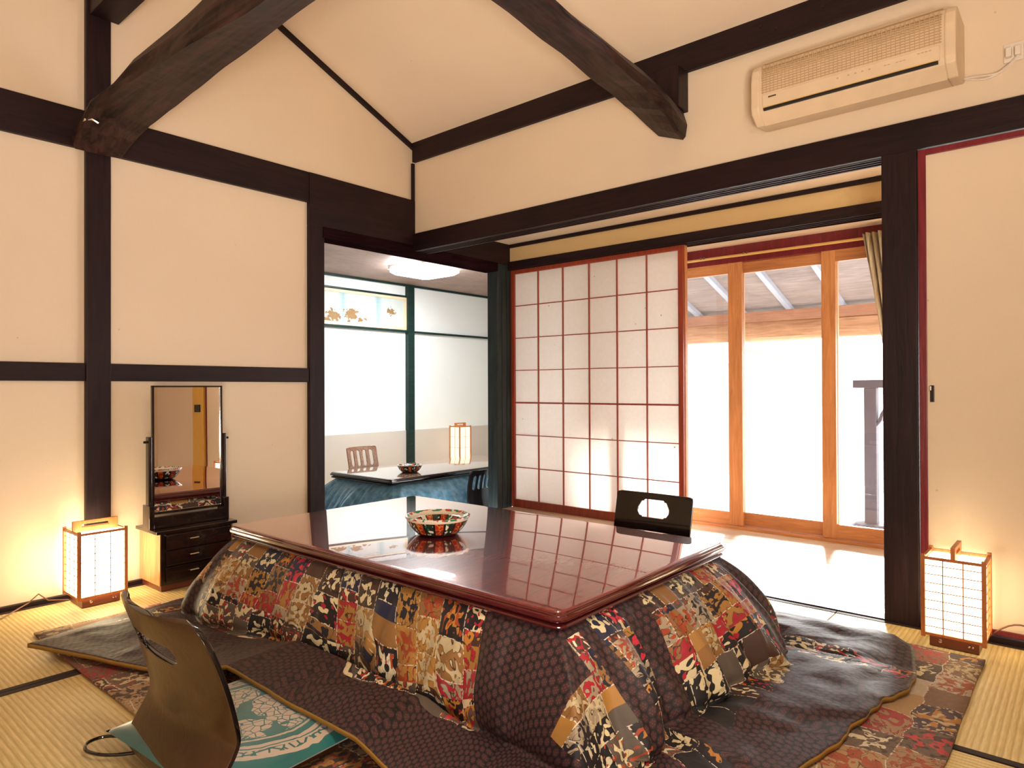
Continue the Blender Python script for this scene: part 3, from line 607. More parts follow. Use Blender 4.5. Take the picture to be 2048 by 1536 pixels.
# ------------------------------------------------------------------ air conditioner
e = empty('air_conditioner', (3.10, 0.728, 2.085), label='cream wall mounted air conditioner above the wide opening', cat='air conditioner')
prof = [(0, 0.255), (-0.17, 0.255), (-0.195, 0.245), (-0.213, 0.220), (-0.222, 0.18), (-0.224, 0.06), (-0.218, 0.035), (-0.16, 0.0), (-0.05, 0.012), (0, 0.03)]
HW = 0.372
m = MB(); m.prism(prof, 'y', -HW+0.035, HW-0.035); m.build('body', CREAMP, e)
for s in (-1, 1):
    big = [(x*1.02-0.002 if x < 0 else 0, z) for x, z in prof]; a, b = s*(HW-0.036), s*HW
    m = MB(); m.prism(big, 'y', min(a, b), max(a, b)); o = m.build('end_cap', CREAMP, e); bv = o.modifiers.new('b', 'BEVEL'); bv.width = 0.006; bv.segments = 2
m = MB()
for k in range(11): z = 0.118+k*0.0105; x = -0.226+max(0, (z-0.18))*0.18; m.box(x, x+0.008, -HW+0.045, HW-0.045, z, z+0.004)
for k in range(5): x = -0.19+k*0.033; m.box(x, x+0.008, -HW+0.045, HW-0.045, 0.255, 0.260)
for k in range(42): y = -HW+0.05+k*0.0157; m.box(-0.2245, -0.219, y, y+0.003, 0.116, 0.232)
m.build('intake_grille', CREAMD, e)
MB().box(-0.231, -0.22, -HW+0.05, HW-0.05, 0.052, 0.108, 0.003).build('front_flap', CREAMP, e)
MB().box(-0.2335, -0.222, -HW+0.055, HW-0.055, 0.040, 0.050, 0.001).build('louvre_slot', BLACKP, e)
MB().box(-0.232, -0.221, -HW+0.055, HW-0.055, 0.0515, 0.0555, 0.001).build('gold_line', BRASS, e)
def mark(y, w, z0, z1): MB().box(-0.2325, -0.23, y, y+w, z0, z1).build('indicator_mark', CREAMD, e)
for y in (0.02, -0.02, -0.045, -0.07, -0.095): mark(y, 0.007, 0.088, 0.092)
for y in (-0.15, -0.162, -0.19, -0.202, -0.214): mark(y, 0.009, 0.086, 0.088)
for y in (-0.26, -0.272, -0.284, -0.296): mark(y, 0.008, 0.094, 0.097)
m = MB()
for k in range(6): m.box(-0.2325, -0.23, 0.292-k*0.0055, 0.296-k*0.0055, 0.090, 0.096)
m.build('badge', DMETAL, e)
e = empty('wall_outlet', (3.099, 0.205, 2.185), label='white wall socket with two plugs right of the air conditioner', cat='socket')
MB().box(-0.008, 0, -0.03, 0.03, -0.035, 0.035, 0.003).build('plate', CORDW, e)
for yy in (-0.014, 0.014): MB().box(-0.032, -0.008, yy-0.009, yy+0.009, -0.022, 0.012, 0.003).build('plug', CORDW, e)
m = MB(); P = []
for i in range(25):
    f = i/24; P.append((3.085-0.02*math.sin(f*PI), 0.352-0.165*f, 2.125+0.045*f**3-0.028*math.sin(f*PI)))
m.tube(P, 0.0045, 6); P = [(p[0]-0.006, p[1]+0.006*f, p[2]+0.012*math.sin(i*0.22)) for i, p in enumerate(P)]; m.tube(P, 0.0035, 6)
m.build('power_cord', CORDW, smooth=True, label='white power cord from the air conditioner to the socket', cat='cord')

# ------------------------------------------------------------------ lanterns
def lantern(name, loc, rz, label, bright, cols=3, rows=9, w=0.185, d=0.19, h=0.285, handle='x'):
    e = empty(name, loc, rz, label, 'lantern', 'square paper floor lanterns'); hw, hd = w/2, d/2; b = 0.042
    MB().box(-hw*0.82, hw*0.82, -hd*0.82, hd*0.82, 0, b, 0.002).build('base', LAMPB, e)
    for sx in (-1, 1):
        for sy in (-1, 1):
            MB().box(sx*hw-0.007, sx*hw+0.007, sy*hd-0.007, sy*hd+0.007, b-0.008, b+h+0.008, 0.002).build('corner_post', LAMPW, e)
    for zz, nm in ((b, 'lower_rail'), (b+h-0.010, 'upper_rail')):
        m = MB()
        for s in (-1, 1): m.box(-hw, hw, s*hd-0.005, s*hd+0.005, zz, zz+0.009); m.box(s*hw-0.005, s*hw+0.005, -hd, hd, zz, zz+0.009)
        m.build(nm, LAMPW, e)
    m = MB()
    for s in (-1, 1):
        for k in range(1, cols): x = -hw+w*k/cols; m.box(x-0.0017, x+0.0017, s*(hd-0.001)-0.0015, s*(hd-0.001)+0.0015, b, b+h)
        for k in range(1, cols): y = -hd+d*k/cols; m.box(s*(hw-0.001)-0.0015, s*(hw-0.001)+0.0015, y-0.0017, y+0.0017, b, b+h)
        for k in range(1, rows):
            z = b+h*k/rows; m.box(-hw, hw, s*(hd-0.001)-0.0012, s*(hd-0.001)+0.0012, z-0.0014, z+0.0014); m.box(s*(hw-0.001)-0.0012, s*(hw-0.001)+0.0012, -hd, hd, z-0.0014, z+0.0014)
    m.build('lattice', LAMPW, e)
    MB().box(-hw+0.005, hw-0.005, -hd+0.005, hd-0.005, b+0.004, b+h-0.014).build('paper_shade', bright, e)
    # carrying handle: flat plate with slot
    T = b+h-0.004; L = hw*0.98 if handle == 'x' else hd*0.98
    m = MB()
    def hb(a0, a1, z0, z1):
        if handle == 'x': m.box(a0, a1, -0.007, 0.007, z0, z1, 0.001)
        else: m.box(-0.007, 0.007, a0, a1, z0, z1, 0.001)
    hb(-L, -L*0.6, T-0.005, T+0.045); hb(L*0.6, L, T-0.005, T+0.045); hb(-L*0.6, L*0.6, T-0.005, T+0.017); hb(-L*0.6, L*0.6, T+0.030, T+0.045)
    m.build('handle', LAMPW, e)
    for x, r in ((-hw*0.45, 0.007), (hw*0.5, 0.004), (hw*0.62, 0.004)):
        m = MB(); m.lathe([(r, 0), (r*0.8, 0.004), (0.0005, 0.005)], n=12); o = m.build('knob', METAL, e, True, loc=(x, -hd*0.82, b*0.5)); o.rotation_euler = (PI/2, 0, 0)
    return e
lantern('floor_lantern', (1.085, 3.405, 0), 0.0, 'brightest square paper lantern on tatami in front of the left post', GLOWB, handle='x')
lantern('floor_lantern', (2.955, 0.378, 0), -PI/2, 'square paper lantern beside the thick right post, its small lattice clearly visible', GLOW, w=0.185, d=0.17, handle='y')
m = MB(); m.tube([(1.0, 3.47, 0.012), (0.93, 3.50, 0.02), (0.90, 3.525, 0.05), (0.86, 3.52, 0.02), (0.75, 3.42, 0.008), (0.68, 3.38, 0.008), (0.66, 3.44, 0.008), (0.72, 3.48, 0.009), (0.50, 3.50, 0.009), (0.1, 3.5, 0.009)], 0.003, 6)
m.build('lantern_cord', CORDB, smooth=True, label='brown cord looping on the tatami left of the left lantern', cat='cord')
m = MB(); P = [(3.045, 0.30-0.28*f, 0.012+0.075*math.sin(PI*min(1, f*1.3))**1 if f < 0.77 else 0.012) for f in [i/16 for i in range(17)]]; m.tube(P, 0.003, 6)
m.build('lantern_cord', CORDB, smooth=True, label='brown cord arching beside the right lantern', cat='cord')

# ------------------------------------------------------------------ mirror dresser
e = empty('mirror_dresser', (1.49, 3.40, 0), label='black lacquered dresser with tilting mirror against the left wall', cat='dresser')
def db(nm, mat, x0, x1, y0, y1, z0, z1, par=None, bev=0.003): return MB().box(x0-1.49, x1-1.49, y0-3.40, y1-3.40, z0, z1, bev).build(nm, mat, par or e)
db('body', DRESW, 1.324, 1.665, 3.30, 3.53, 0.03, 0.272)
db('side_panel', DRESS, 1.318, 1.324, 3.295, 3.53, 0.03, 0.272)
db('side_panel', DRESS, 1.665, 1.671, 3.295, 3.53, 0.03, 0.272)
db('plinth', LAMPB, 1.33, 1.66, 3.31, 3.53, 0, 0.03); db('top_board', DRESW, 1.300, 1.69, 3.285, 3.532, 0.272, 0.288)
for k in range(3):
    z0 = 0.045+k*0.076; dr = db('drawer', DRESW, 1.345, 1.650, 3.287, 3.30, z0, z0+0.068)
    m = MB(); m.tube([(-0.022, 0, 0), (-0.02, -0.012, 0), (0.02, -0.012, 0), (0.022, 0, 0)], 0.003, 6); m.build('handle', METAL, dr, True, loc=(1.47-1.49, 3.287-3.40, z0+0.040))
db('mirror_base', DRESW, 1.315, 1.665, 3.36, 3.43, 0.288, 0.345)
for s, x in ((-1, 1.300), (1, 1.662)):
    db('upright', DRESW, x, x+0.016, 3.375, 3.41, 0.288, 0.725)
    m = MB(); m.tube([(0, 0, 0), (s*0.016, 0, 0)], 0.006, 8); m.build('pivot_knob', DMETAL, e, True, loc=(x+0.008+s*0.008-1.49, 3.39-3.40, 0.70))
    db('foot', DRESW, x-0.004, x+0.02, 3.355, 3.435, 0.288, 0.40)
mf = empty('mirror_frame_pivot')  # replaced below by a mesh frame
bpy.data.objects.remove(mf)
m = MB(); a0, a1, b0, b1 = -0.169, 0.169, -0.348, 0.268
m.box(a0, a0+0.010, -0.008, 0.008, b0, b1); m.box(a1-0.010, a1, -0.008, 0.008, b0, b1); m.box(a0, a1, -0.008, 0.008, b1-0.008, b1); m.box(a0, a1, -0.008, 0.008, b0, b0+0.012); m.box(a0+0.004, a1-0.004, 0.002, 0.008, b0, b1)
fr = m.build('mirror_frame', DRESW, e, loc=(0, -0.01, 0.70)); fr.rotation_euler = (math.radians(-0.7), 0, math.radians(-1.8))
m = MB(); m.box(a0+0.010, a1-0.010, -0.001, 0.0015, b0+0.012, b1-0.008); m.build('mirror_glass', MIRROR, fr)

# ------------------------------------------------------------------ rug
m = MB(); nx, ny = 60, 80; G = []
for i in range(nx+1):
    for j in range(ny+1):
        x = 0.775+2.045*i/nx; y = 0.28+2.83*j/ny; e_ = min(i, nx-i, j, ny-j)
        x += 0.012*noise.noise(Vector((x*3, y*3, 1))); y += 0.012*noise.noise(Vector((x*3, y*3, 5)))
        G.append(m.b.verts.new((x-1.8, y-1.7, 0.010+0.004*noise.noise(Vector((x*5, y*5, 2))))))
for i in range(nx):
    for j in range(ny): a = i*(ny+1)+j; m.b.faces.new((G[a], G[a+ny+1], G[a+ny+2], G[a+1]))
rug = m.build('patchwork_rug', RUG, smooth=True, loc=(1.8, 1.7, 0.0), label='thin patterned patchwork rug spread under the dark quilt', cat='rug')
sm = rug.modifiers.new('s', 'SOLIDIFY'); sm.thickness = 0.007; sm.offset = -1

# ------------------------------------------------------------------ kotatsu table
def kotatsu(x0, x1, y0, y1, z0, z1, label, mats, r=0.035):
    cx, cy = (x0+x1)/2, (y0+y1)/2; e = empty('kotatsu_table', (cx, cy, z0), label=label, cat='table'); top, edge, groove = mats
    X0, X1, Y0, Y1 = x0-cx, x1-cx, y0-cy, y1-cy; T = z1-z0
    def R(z, ins): return rrect(X0, X1, Y0, Y1, r, z, 8, ins)
    m = MB(); m.loft([R(T-0.004, 0.012), R(T-0.0006, 0.014), R(T, 0.018)]); m.build('tabletop', top, e, True)
    m = MB(); m.loft([R(T-0.028, 0.010), R(T-0.026, 0.002), R(T-0.020, 0), R(T-0.014, 0.002), R(T-0.012, 0.006), R(T-0.009, 0.006), R(T-0.006, 0.009), R(T-0.004, 0.012)]); m.build('edge_moulding', edge, e, True)
    m = MB(); m.loft([R(T-0.034, 0.02), R(T-0.028, 0.02)]); m.build('groove', groove, e)
    m = MB(); m.loft([R(T-0.050, 0.02), R(T-0.048, 0.010), R(T-0.042, 0.006), R(T-0.037, 0.009), R(T-0.034, 0.014)]); m.build('lower_moulding', edge, e, True)
    m = MB(); m.box(X0+0.07, X1-0.07, Y0+0.07, Y1-0.07, T-0.11, T-0.06); m.build('frame', groove, e)
    for sx in (X0+0.07, X1-0.13):
        for sy in (Y0+0.07, Y1-0.13): MB().box(sx, sx+0.06, sy, sy+0.06, 0, T-0.06, 0.004).build('leg', groove, e)
    return e
kotatsu(1.378, 2.425, 1.022, 2.775, 0.014, 0.375, 'large red lacquered kotatsu table with shiny moulded top', (LACQ, LACQE, LACQD))

# ------------------------------------------------------------------ quilts
def catmull(P, t):
    n = len(P); i = min(int(t), n-2); f = t-i; p0 = P[max(i-1, 0)]; p1 = P[i]; p2 = P[i+1]; p3 = P[min(i+2, n-1)]
    return 0.5*((2*p1)+(p2-p0)*f+(2*p0-5*p1+4*p2-p3)*f*f+(3*p1-p0-3*p2+p3)*f**3)
def quilt(name, rect, ztop, ctrl, mats, label, NS=900, NTt=70, waves=None, floorz=0.0, seed=0.0, **tg):
    x0, x1, y0, y1 = rect; sides = [((x0, y0), (x1, y0), (0, -1)), ((x1, y0), (x1, y1), (1, 0)), ((x1, y1), (x0, y1), (0, 1)), ((x0, y1), (x0, y0), (-1, 0))]
    ks = [c[0] for c in ctrl]; ext = [(k-4, c) for k, c in zip(ks, ctrl)]+[(k, c) for k, c in zip(ks, ctrl)]+[(k+4, c) for k, c in zip(ks, ctrl)]
    def target(s):
        i = max(j for j in range(len(ext)) if ext[j][0] <= s+1e-9); a, b = ext[i], ext[i+1]; f = (s-a[0])/(b[0]-a[0]); pm, pn = ext[i-1], ext[i+2]
        f = f*f*(3-2*f)*0.5+f*0.5
        return [a[1][k]+(b[1][k]-a[1][k])*f for k in range(1, 6)]
    m = MB(); uvs = []; V = []
    for i in range(NS):
        s = 4*i/NS; k = int(s); f = s-k; (ax, ay), (bx, by), nrm = sides[k]
        # cosine crowding towards the corners keeps the fans even
        g = f-0.10*math.sin(2*PI*f)/(2*PI)*2
        bp = Vector((ax+(bx-ax)*g, ay+(by-ay)*g, 0))
        fx, fy, hx, hy, hz = target(s)
        d = (Vector((fx, fy, 0))-bp); fold = Vector((fx, fy, floorz+0.034)); hem = Vector((hx, hy, floorz+0.012+hz)); L = d.length
        rim0 = bp-d.normalized()*0.05+Vector((0, 0, ztop)); rim = bp+Vector((0, 0, ztop))
        zt = ztop-floorz
        A = bp+d*0.42; A.z = floorz+zt*0.80; B = bp+d*0.80; B.z = floorz+zt*0.48; C = bp+d*0.98; C.z = floorz+zt*0.22
        D = fold.lerp(hem, 0.18); D.z = floorz+0.028+hz*0.3; E2 = fold.lerp(hem, 0.6); E2.z = floorz+0.030+hz*0.8
        P = [rim0, rim, A, B, C, fold, D, E2, hem]
        col = []; arc = -0.05; prev = None
        n2 = d.normalized(); sd = Vector((-n2.y, n2.x, 0))
        ang = 2*PI*i/NS; cq = Vector((math.cos(ang)*2.6, math.sin(ang)*2.6, seed))
        for j in range(NTt+1):
            t = (len(P)-1)*j/NTt; p = catmull(P, t)
            w = max(0, min(1, (t-1.0)/2.0))
            n1 = noise.noise(cq*1.9+Vector((0, 0, t*0.12))); n3 = noise.noise(cq*6.5+Vector((3, 0, t*0.35))); n4 = noise.noise(Vector((p.x*9, p.y*9, p.z*9+seed)))
            amp = waves(s) if waves else 0.02
            if t < 5:
                off = w*(amp*n1*1.6+amp*0.75*n3+0.006*n4); p = p+n2*off+Vector((0, 0, 0.3*w*amp*n3*(1 if t < 3.5 else 0.3)))
                p = p+sd*(w*0.012*n3)
            else:
                ff = min(1, (t-5)/1.0); edge = 1
                ridge = (noise.noise(Vector((p.x*4.5, p.y*4.5, 1.0+seed)))+0.6*noise.noise(Vector((p.x*11, p.y*11, 3.0))))
                p.z += 0.020*ff*(ridge+0.35) if ridge > -0.35 else 0
                p = p+n2*(amp*0.9*n1+amp*0.25*n3)*(1-0.4*ff)
            p.z = max(p.z, floorz+0.030+(hz*min(1, max(0, t-5)) if t > 5 else 0)*0.9)
            if prev is not None: arc += (p-prev).length
            prev = p.copy()
            col.append(m.b.verts.new(p)); uvs.append((bp.x+nrm[0]*arc*0.0+n2.x*arc, bp.y+n2.y*arc))
        V.append(col)
    m.b.verts.index_update()
    N1 = NTt+1
    for i in range(NS):
        a, b = V[i], V[(i+1) % NS]
        for j in range(NTt): m.b.faces.new((a[j], a[j+1], b[j+1], b[j]))
    me = bpy.data.meshes.new(name); m.b.to_mesh(me); m.b.free()
    for p in me.polygons: p.use_smooth = True
    ul = me.uv_layers.new(name='UVMap')
    for lp in me.loops: ul.data[lp.index].uv = uvs[lp.vertex_index]
    for q in mats: me.materials.append(q)
    o = bpy.data.objects.new(name, me); COL.objects.link(o)
    sm = o.modifiers.new('thick', 'SOLIDIFY'); sm.thickness = 0.014; sm.offset = -1; sm.material_offset = 1 if len(mats) > 1 else 0; sm.material_offset_rim = 1 if len(mats) > 1 else 0
    return tag(o, label=label, **tg)
#        s    fold x, y      hem x, y, lift
QC = [(0.00, 1.27, 0.90, 1.00, 0.78, 0.01), (0.10, 1.45, 0.86, 1.25, 0.62, 0.0), (0.28, 1.66, 0.84, 1.58, 0.55, 0.0), (0.50, 1.92, 0.83, 1.92, 0.50, 0.0), (0.75, 2.2, 0.81, 2.25, 0.45, 0.0), (0.95, 2.44, 0.82, 2.50, 0.42, 0.01),
      (1.00, 2.50, 0.84, 2.64, 0.45, 0.035), (1.04, 2.54, 0.89, 2.72, 0.53, 0.04), (1.12, 2.58, 1.14, 2.74, 0.88, 0.03), (1.25, 2.56, 1.45, 2.70, 1.40, 0.04), (1.5, 2.54, 1.9, 2.67, 1.9, 0.04), (1.85, 2.54, 2.5, 2.67, 2.5, 0.02), (2.0, 2.52, 2.87, 2.62, 2.99, 0.0),
      (2.3, 2.1, 2.88, 2.1, 3.03, 0.0), (2.6, 1.8, 2.88, 1.8, 3.05, 0.0), (2.9, 1.45, 2.88, 1.38, 3.05, 0.0), (3.00, 1.25, 2.86, 0.98, 3.00, 0.0), (3.04, 1.22, 2.78, 0.69, 2.83, 0.035), (3.10, 1.22, 2.63, 0.80, 2.60, 0.02),
      (3.25, 1.29, 2.36, 0.92, 2.30, 0.01), (3.36, 1.30, 2.16, 0.98, 2.13, 0.05), (3.44, 1.305, 2.03, 1.00, 2.01, 0.085), (3.6, 1.31, 1.75, 0.99, 1.72, 0.085), (3.8, 1.31, 1.40, 1.00, 1.36, 0.08), (3.93, 1.30, 1.15, 0.98, 1.05, 0.01)]
def qw(s):
    if s > 3.85 or s < 0.05: return 0.030
    if s < 1.25: return 0.050
    if s > 3.12: return 0.020
    return 0.030
quilt('patchwork_quilt', (1.41, 2.395, 1.05, 2.745), 0.324, QC, [QUILT, GOLDC], 'dark patchwork kotatsu quilt draped from under the lacquered tabletop', waves=qw, cat='quilt', seed=0.4)

# ------------------------------------------------------------------ bowl on the table
def bowl(loc, sc, label):
    m = MB(); prof = [(0.060, 0.0), (0.075, 0.002), (0.082, 0.006), (0.098, 0.022), (0.112, 0.040), (0.122, 0.060), (0.128, 0.070), (0.128, 0.0745), (0.120, 0.076), (0.110, 0.070), (0.100, 0.062), (0.088, 0.060), (0.080, 0.050), (0.050, 0.018), (0.0008, 0.014)]
    m.lathe([(r*sc, z*sc) for r, z in prof], n=72); return m.build('painted_bowl', BOWL, smooth=True, loc=loc, label=label, cat='bowl', group='painted bowls on the tables')
bowl((1.835, 1.962, 0.3755), 1.0, 'painted ceramic bowl with red and green bands on the near lacquered table')

# ------------------------------------------------------------------ chairs
def shell(rows, y0, y1, hole, curve, thick, mat, parent, name='backrest', nw=48, crn=0.05, rim=None):
    """rows: list (x, z) profile bottom->top; chair looks towards +x; hole=(yc,sc,hw,hh) along profile length"""
    pts = [Vector(r) for r in rows]; m = MB(); Ls = [0]
    for a, b in zip(pts, pts[1:]): Ls.append(Ls[-1]+(b-a).length)
    T = Ls[-1]; nl = 64; G = {}
    def at(l):
        t = 0
        for i in range(len(pts)-1):
            if Ls[i+1] >= l-1e-9: t = i+(l-Ls[i])/(Ls[i+1]-Ls[i]); break
        else: t = len(pts)-1
        return catmull(pts, t)
    yc, w = (y0+y1)/2, (y1-y0)/2
    for i in range(nl+1):
        l = T*i/nl
        # rounded upper corners
        k = max(0, l-(T-crn)); sh = crn-math.sqrt(max(0, crn*crn-k*k))
        ww = w-sh
        p = at(l)
        for j in range(nw+1):
            g = -1+2*j/nw; cv = curve*(g*g)*min(1, l/(T*0.4)); G[i, j] = m.b.verts.new((p.x+cv, yc+g*ww, p.y))
    hyc, hl, hw, hh = hole if hole else (0, -9, 0, 0)
    holes = hole if isinstance(hole, list) else [hole] if hole else []
    for i in range(nl):
        for j in range(nw):
            l = T*(i+0.5)/nl; y = yc+(-1+2*(j+0.5)/nw)*w; skip = False
            for hyc, hl, hw, hh in holes:
                dy = max(0, abs(y-hyc)-(hw-hh)) if hw > hh else abs(y-hyc)*1.0; dl = abs(l-hl) if hw > hh else max(0, abs(l-hl)-(hh-hw)); rr = min(hw, hh)
                if dy*dy+dl*dl < rr*rr: skip = True
            if not skip: m.b.faces.new((G[i, j], G[i, j+1], G[i+1, j+1], G[i+1, j]))
    for v in [v for v in m.b.verts if not v.link_faces]: m.b.verts.remove(v)
    # smooth the staircase rim of the hole
    bmesh.ops.smooth_vert(m.b, verts=[v for v in m.b.verts if v.is_boundary and abs(v.co.y-yc) < w*0.86 and (v.co.z < rows[-1][1]-0.03)], factor=0.5, use_axis_x=True, use_axis_y=True, use_axis_z=True)
    bmesh.ops.smooth_vert(m.b, verts=[v for v in m.b.verts if v.is_boundary and abs(v.co.y-yc) < w*0.86 and (v.co.z < rows[-1][1]-0.03)], factor=0.5, use_axis_x=True, use_axis_y=True, use_axis_z=True)
    o = m.build(name, mat, parent, True); s = o.modifiers.new('s', 'SOLIDIFY'); s.thickness = thick; s.offset = 0
    if rim: o.data.materials.append(rim); s.material_offset_rim = 1
    b = o.modifiers.new('b', 'BEVEL'); b.width = 0.003; b.segments = 2; b.limit_method = 'ANGLE'
    return o
# foreground chair: bent plywood, looks towards the table (+x)
e = empty('legless_chair', (0.68, 1.69, 0.0), label='brown lacquered legless chair in the foreground, seen from behind', cat='chair', group='legless floor chairs')
FY0, FY1 = -0.235, 0.235
rows = [(0.06, 0.016), (0.02, 0.018), (-0.004, 0.035), (0.012, 0.085), (0.036, 0.15), (0.026, 0.22), (0.004, 0.30), (-0.022, 0.37), (-0.048, 0.435)]
shell(rows, FY0, FY1, (0.03, 0.385, 0.125, 0.022), 0.035, 0.013, BROWNL, e, crn=0.07, nw=72, rim=BLACKL)
m = MB(); m.box(0.05, 0.36, -0.20, 0.20, 0.014, 0.024, 0.004); m.build('seat', BROWNL, e)
m = MB(); P = [(0.10, 0.20, 0.016), (0.05, 0.245, 0.017), (0.02, 0.285, 0.018), (-0.015, 0.325, 0.018), (-0.055, 0.325, 0.018), (-0.072, 0.285, 0.018), (-0.055, 0.235, 0.018), (-0.02, 0.20, 0.016), (0.04, 0.16, 0.016)]
Pf = []
for i in range(80): t = (len(P)-1)*i/79; k = [Vector(p) for p in P]; Pf.append(tuple(catmull(k, t)))
m.tube(Pf, 0.0045, 8); m.build('base_loop', BLACKL, e, True)
# chair beyond the table (looks towards -x), black with an oval hand hole
e = empty('legless_chair', (2.79, 1.535, 0.014), PI, label='black legless chair with oval hand hole beyond the lacquered table', cat='chair', group='legless floor chairs')
rows2 = [(0.06, 0.016), (0.02, 0.018), (0.0, 0.04), (0.02, 0.12), (0.025, 0.20), (0.012, 0.30), (-0.004, 0.37), (-0.02, 0.445)]
shell(rows2, -0.195, 0.195, (0.0, 0.405, 0.078, 0.036), 0.008, 0.010, BLACKL, e, crn=0.022, nw=84)
m = MB(); m.box(0.05, 0.13, -0.17, 0.17, 0.006, 0.020, 0.003); m.build('seat', BLACKL, e)

# cushion
m = MB(); n = 40; G = {}
for side in (1, -1):
    for i in range(n+1):
        for j in range(n+1):
            if side == -1 and (i in (0, n) or j in (0, n)): G[side, i, j] = G[1, i, j]; continue
            a, b = -1+2*i/n, -1+2*j/n; hx = 0.27*a*(1-0.04*(1-b*b)*0.5); hy = 0.27*b*(1-0.04*(1-a*a)*0.5)
            hgt = 0.030*((1-a**4)*(1-b**4))**0.55+0.002*noise.noise(Vector((a*4, b*4, 1)))*(1-a*a)*(1-b*b)
            G[side, i, j] = m.b.verts.new((hx, hy, 0.030+side*hgt))
for side in (1, -1):
    for i in range(n):
        for j in range(n): m.b.faces.new((G[side, i, j], G[side, i+1, j], G[side, i+1, j+1], G[side, i, j+1]))
o = m.build('floor_cushion', CUSH, smooth=True, loc=(0.935, 1.71, 0.026), label='teal silk floor cushion with pale peony medallion on the foreground chair', cat='cushion'); o.rotation_euler = (0, 0, 0.06)

# ------------------------------------------------------------------ next room
FZ = -0.08
ST('floor_next_room', m_tatami('next_room_tatami', 'X'), 1.4, 7.4, 3.66, 6.25, FZ-0.06, FZ, 'tatami floor of the next room', 'floor', 0)
ST('wall_next_room', WHITEW, 1.4, 7.4, 6.2, 6.28, 0.45, 2.3, 'white upper far wall of the next room', 'wall', 0)
ST('wall_next_room_lower', WAINSC, 1.4, 7.4, 6.19, 6.28, FZ, 0.45, 'pale lower far wall of the next room', 'wall', 0)
ST('wall_next_room_left', WHITEW, 1.32, 1.4, 3.64, 6.28, FZ, 2.3, 'white left wall of the next room', 'wall', 0)
ST('wall_next_room_right', WHITEW, 7.4, 7.48, 3.64, 6.28, FZ, 2.3, 'white right wall of the next room', 'wall', 0)
mb = MB(); mb.box(1.4, 2.27, 3.64, 3.66, FZ, 2.3); mb.box(4.12, 7.4, 3.60, 3.66, FZ, 2.3); mb.box(2.27, 4.12, 3.655, 3.67, 1.93, 2.3)
mb.build('wall_next_room_near', WHITEW, label='near wall of the next room around the opening', cat='wall', kind='structure')
ST('ceiling_next_room', CEDARC, 1.4, 7.4, 3.64, 6.28, 2.19, 2.23, 'cedar board ceiling of the next room', 'ceiling', 0)
GRN = m_wood('green_black_trim', (0.003, 0.010, 0.009), (0.012, 0.035, 0.03), 'X', 0.35)
for n_, a in ((80, (1.4, 7.4, 6.165, 6.2, 2.165, 2.19, 'dark cornice on the far wall of the next room', 'cornice')), (81, (1.4, 5.28, 6.17, 6.2, 2.035, 2.055, 'dark rail above the painted transom', 'rail')),
              (82, (1.4, 7.4, 6.165, 6.2, 1.615, 1.64, 'dark rail under the painted transom', 'rail')), (83, (5.28, 5.375, 6.14, 6.2, FZ, 2.17, 'dark post on the far wall of the next room', 'post'))):
    ST('trim_%d' % n_, GRN, *a, bev=0.002)
e = empty('painted_transom', (4.10, 6.185, 1.645), label='framed transom picture with gold pine trees high in the next room', cat='picture')
MB().box(0.03, 1.15, 0.0, 0.01, 0.03, 0.36).build('picture', RANMA, e)
m = MB(); m.box(0, 1.18, -0.01, 0.012, 0, 0.035); m.box(0, 1.18, -0.01, 0.012, 0.355, 0.385); m.box(0, 0.035, -0.01, 0.012, 0.03, 0.36); m.box(1.145, 1.18, -0.01, 0.012, 0.03, 0.36)
m.build('frame', m_plain('pale_frame_wood', (0.78, 0.62, 0.40), 0.5), e)
# ceiling lamp
e = empty('ceiling_light', (4.60, 5.10, 2.10), label='square white ceiling light glowing in the next room', cat='ceiling light')
m = MB(); m.loft([rrect(-0.16, 0.16, -0.16, 0.16, 0.05, -0.01), rrect(-0.23, 0.23, -0.23, 0.23, 0.06, 0.0), rrect(-0.265, 0.265, -0.265, 0.265, 0.07, 0.025), rrect(-0.265, 0.265, -0.265, 0.265, 0.07, 0.05)]); m.build('diffuser', GLOWC, e, True)
MB().box(-0.26, 0.26, -0.26, 0.26, 0.05, 0.09).build('mounting', WHITEC, e)
# lantern in the next room
lantern('floor_lantern', (5.93, 5.93, FZ), 0, 'small lit lantern standing by the far wall of the next room', GLOW2, cols=2, rows=4, w=0.19, d=0.17, h=0.52)
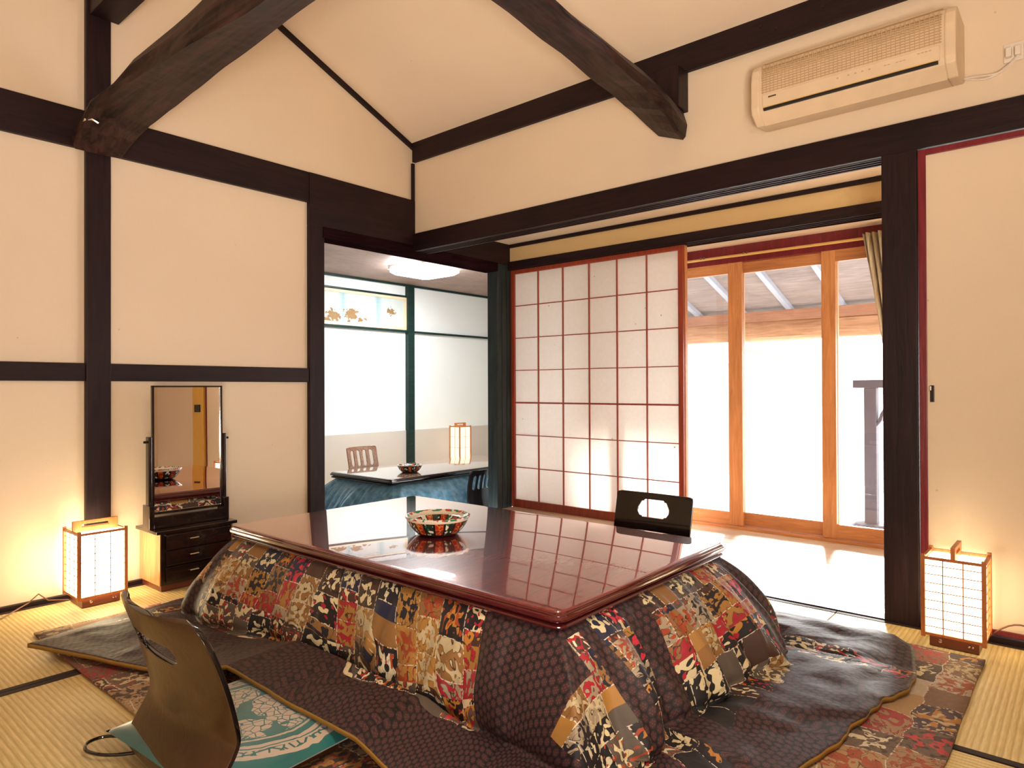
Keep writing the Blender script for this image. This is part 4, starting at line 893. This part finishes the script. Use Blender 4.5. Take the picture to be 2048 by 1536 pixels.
# table, quilt, bowl, chairs
T2 = 0.27
t2m = (m_plain('pale_reflecting_tabletop', (0.30, 0.19, 0.14), 0.08, Coat_Weight=0.6), BLACKL, BLACKL)
kotatsu(3.22, 5.0, 3.955, 4.75, FZ+0.003, T2, 'low kotatsu table with brown top in the next room', t2m)
QC2 = [(0.0, 3.14, 3.84, 3.02, 3.76, 0), (0.3, 3.7, 3.83, 3.7, 3.74, 0), (0.7, 4.6, 3.83, 4.6, 3.74, 0), (1.0, 5.12, 3.84, 5.3, 3.7, 0), (1.5, 5.15, 4.35, 5.4, 4.35, 0), (2.0, 5.1, 4.9, 5.3, 5.1, 0), (2.5, 4.1, 4.9, 4.1, 5.15, 0), (2.95, 3.1, 4.9, 2.7, 5.1, 0), (3.5, 3.02, 4.35, 2.72, 4.35, 0)]
quilt('blue_quilt', (3.27, 4.95, 3.99, 4.71), 0.215, QC2, [BLUE], 'blue satin quilt hanging from the low table in the next room', NS=420, NTt=30, waves=lambda s: 0.035, floorz=FZ, seed=3.0, cat='quilt')
bowl((3.62, 4.20, T2+0.0005), 0.8, 'small painted bowl on the low table in the next room')
def slat_holes(T): return [(y, T, 0.017, 0.07) for y in (-0.105, -0.035, 0.035, 0.105)]
TANC = m_wood('light_plywood', (0.25, 0.10, 0.05), (0.55, 0.30, 0.2), 'X', 0.25)
e = empty('slatted_legless_chair', (3.91, 5.22, FZ), -PI/2, label='brown slotted legless chair behind the low table in the next room', cat='chair', group='legless floor chairs')
shell([(0.05, 0.016), (0.01, 0.02), (0.0, 0.05), (0.02, 0.15), (0.015, 0.28), (-0.01, 0.40), (-0.03, 0.485)], -0.17, 0.17, slat_holes(0.40), 0.02, 0.010, TANC, e, crn=0.03, nw=60)
MB().box(0.04, 0.16, -0.14, 0.14, 0.004, 0.018, 0.002).build('seat', TANC, e)
e = empty('slatted_legless_chair', (3.955, 3.715, FZ), PI/2+0.1, label='black slotted legless chair in front of the blue quilt', cat='chair', group='legless floor chairs')
shell([(0.05, 0.016), (0.01, 0.02), (0.0, 0.05), (0.012, 0.15), (0.008, 0.25), (-0.006, 0.32), (-0.016, 0.375)], -0.15, 0.15, [(y*0.85, 0.30, 0.017, 0.055) for y in (-0.105, -0.035, 0.035, 0.105)], 0.015, 0.010, BLACKL, e, crn=0.03, nw=60)
MB().box(0.03, 0.06, -0.14, 0.14, 0.004, 0.018, 0.002).build('seat', BLACKL, e)
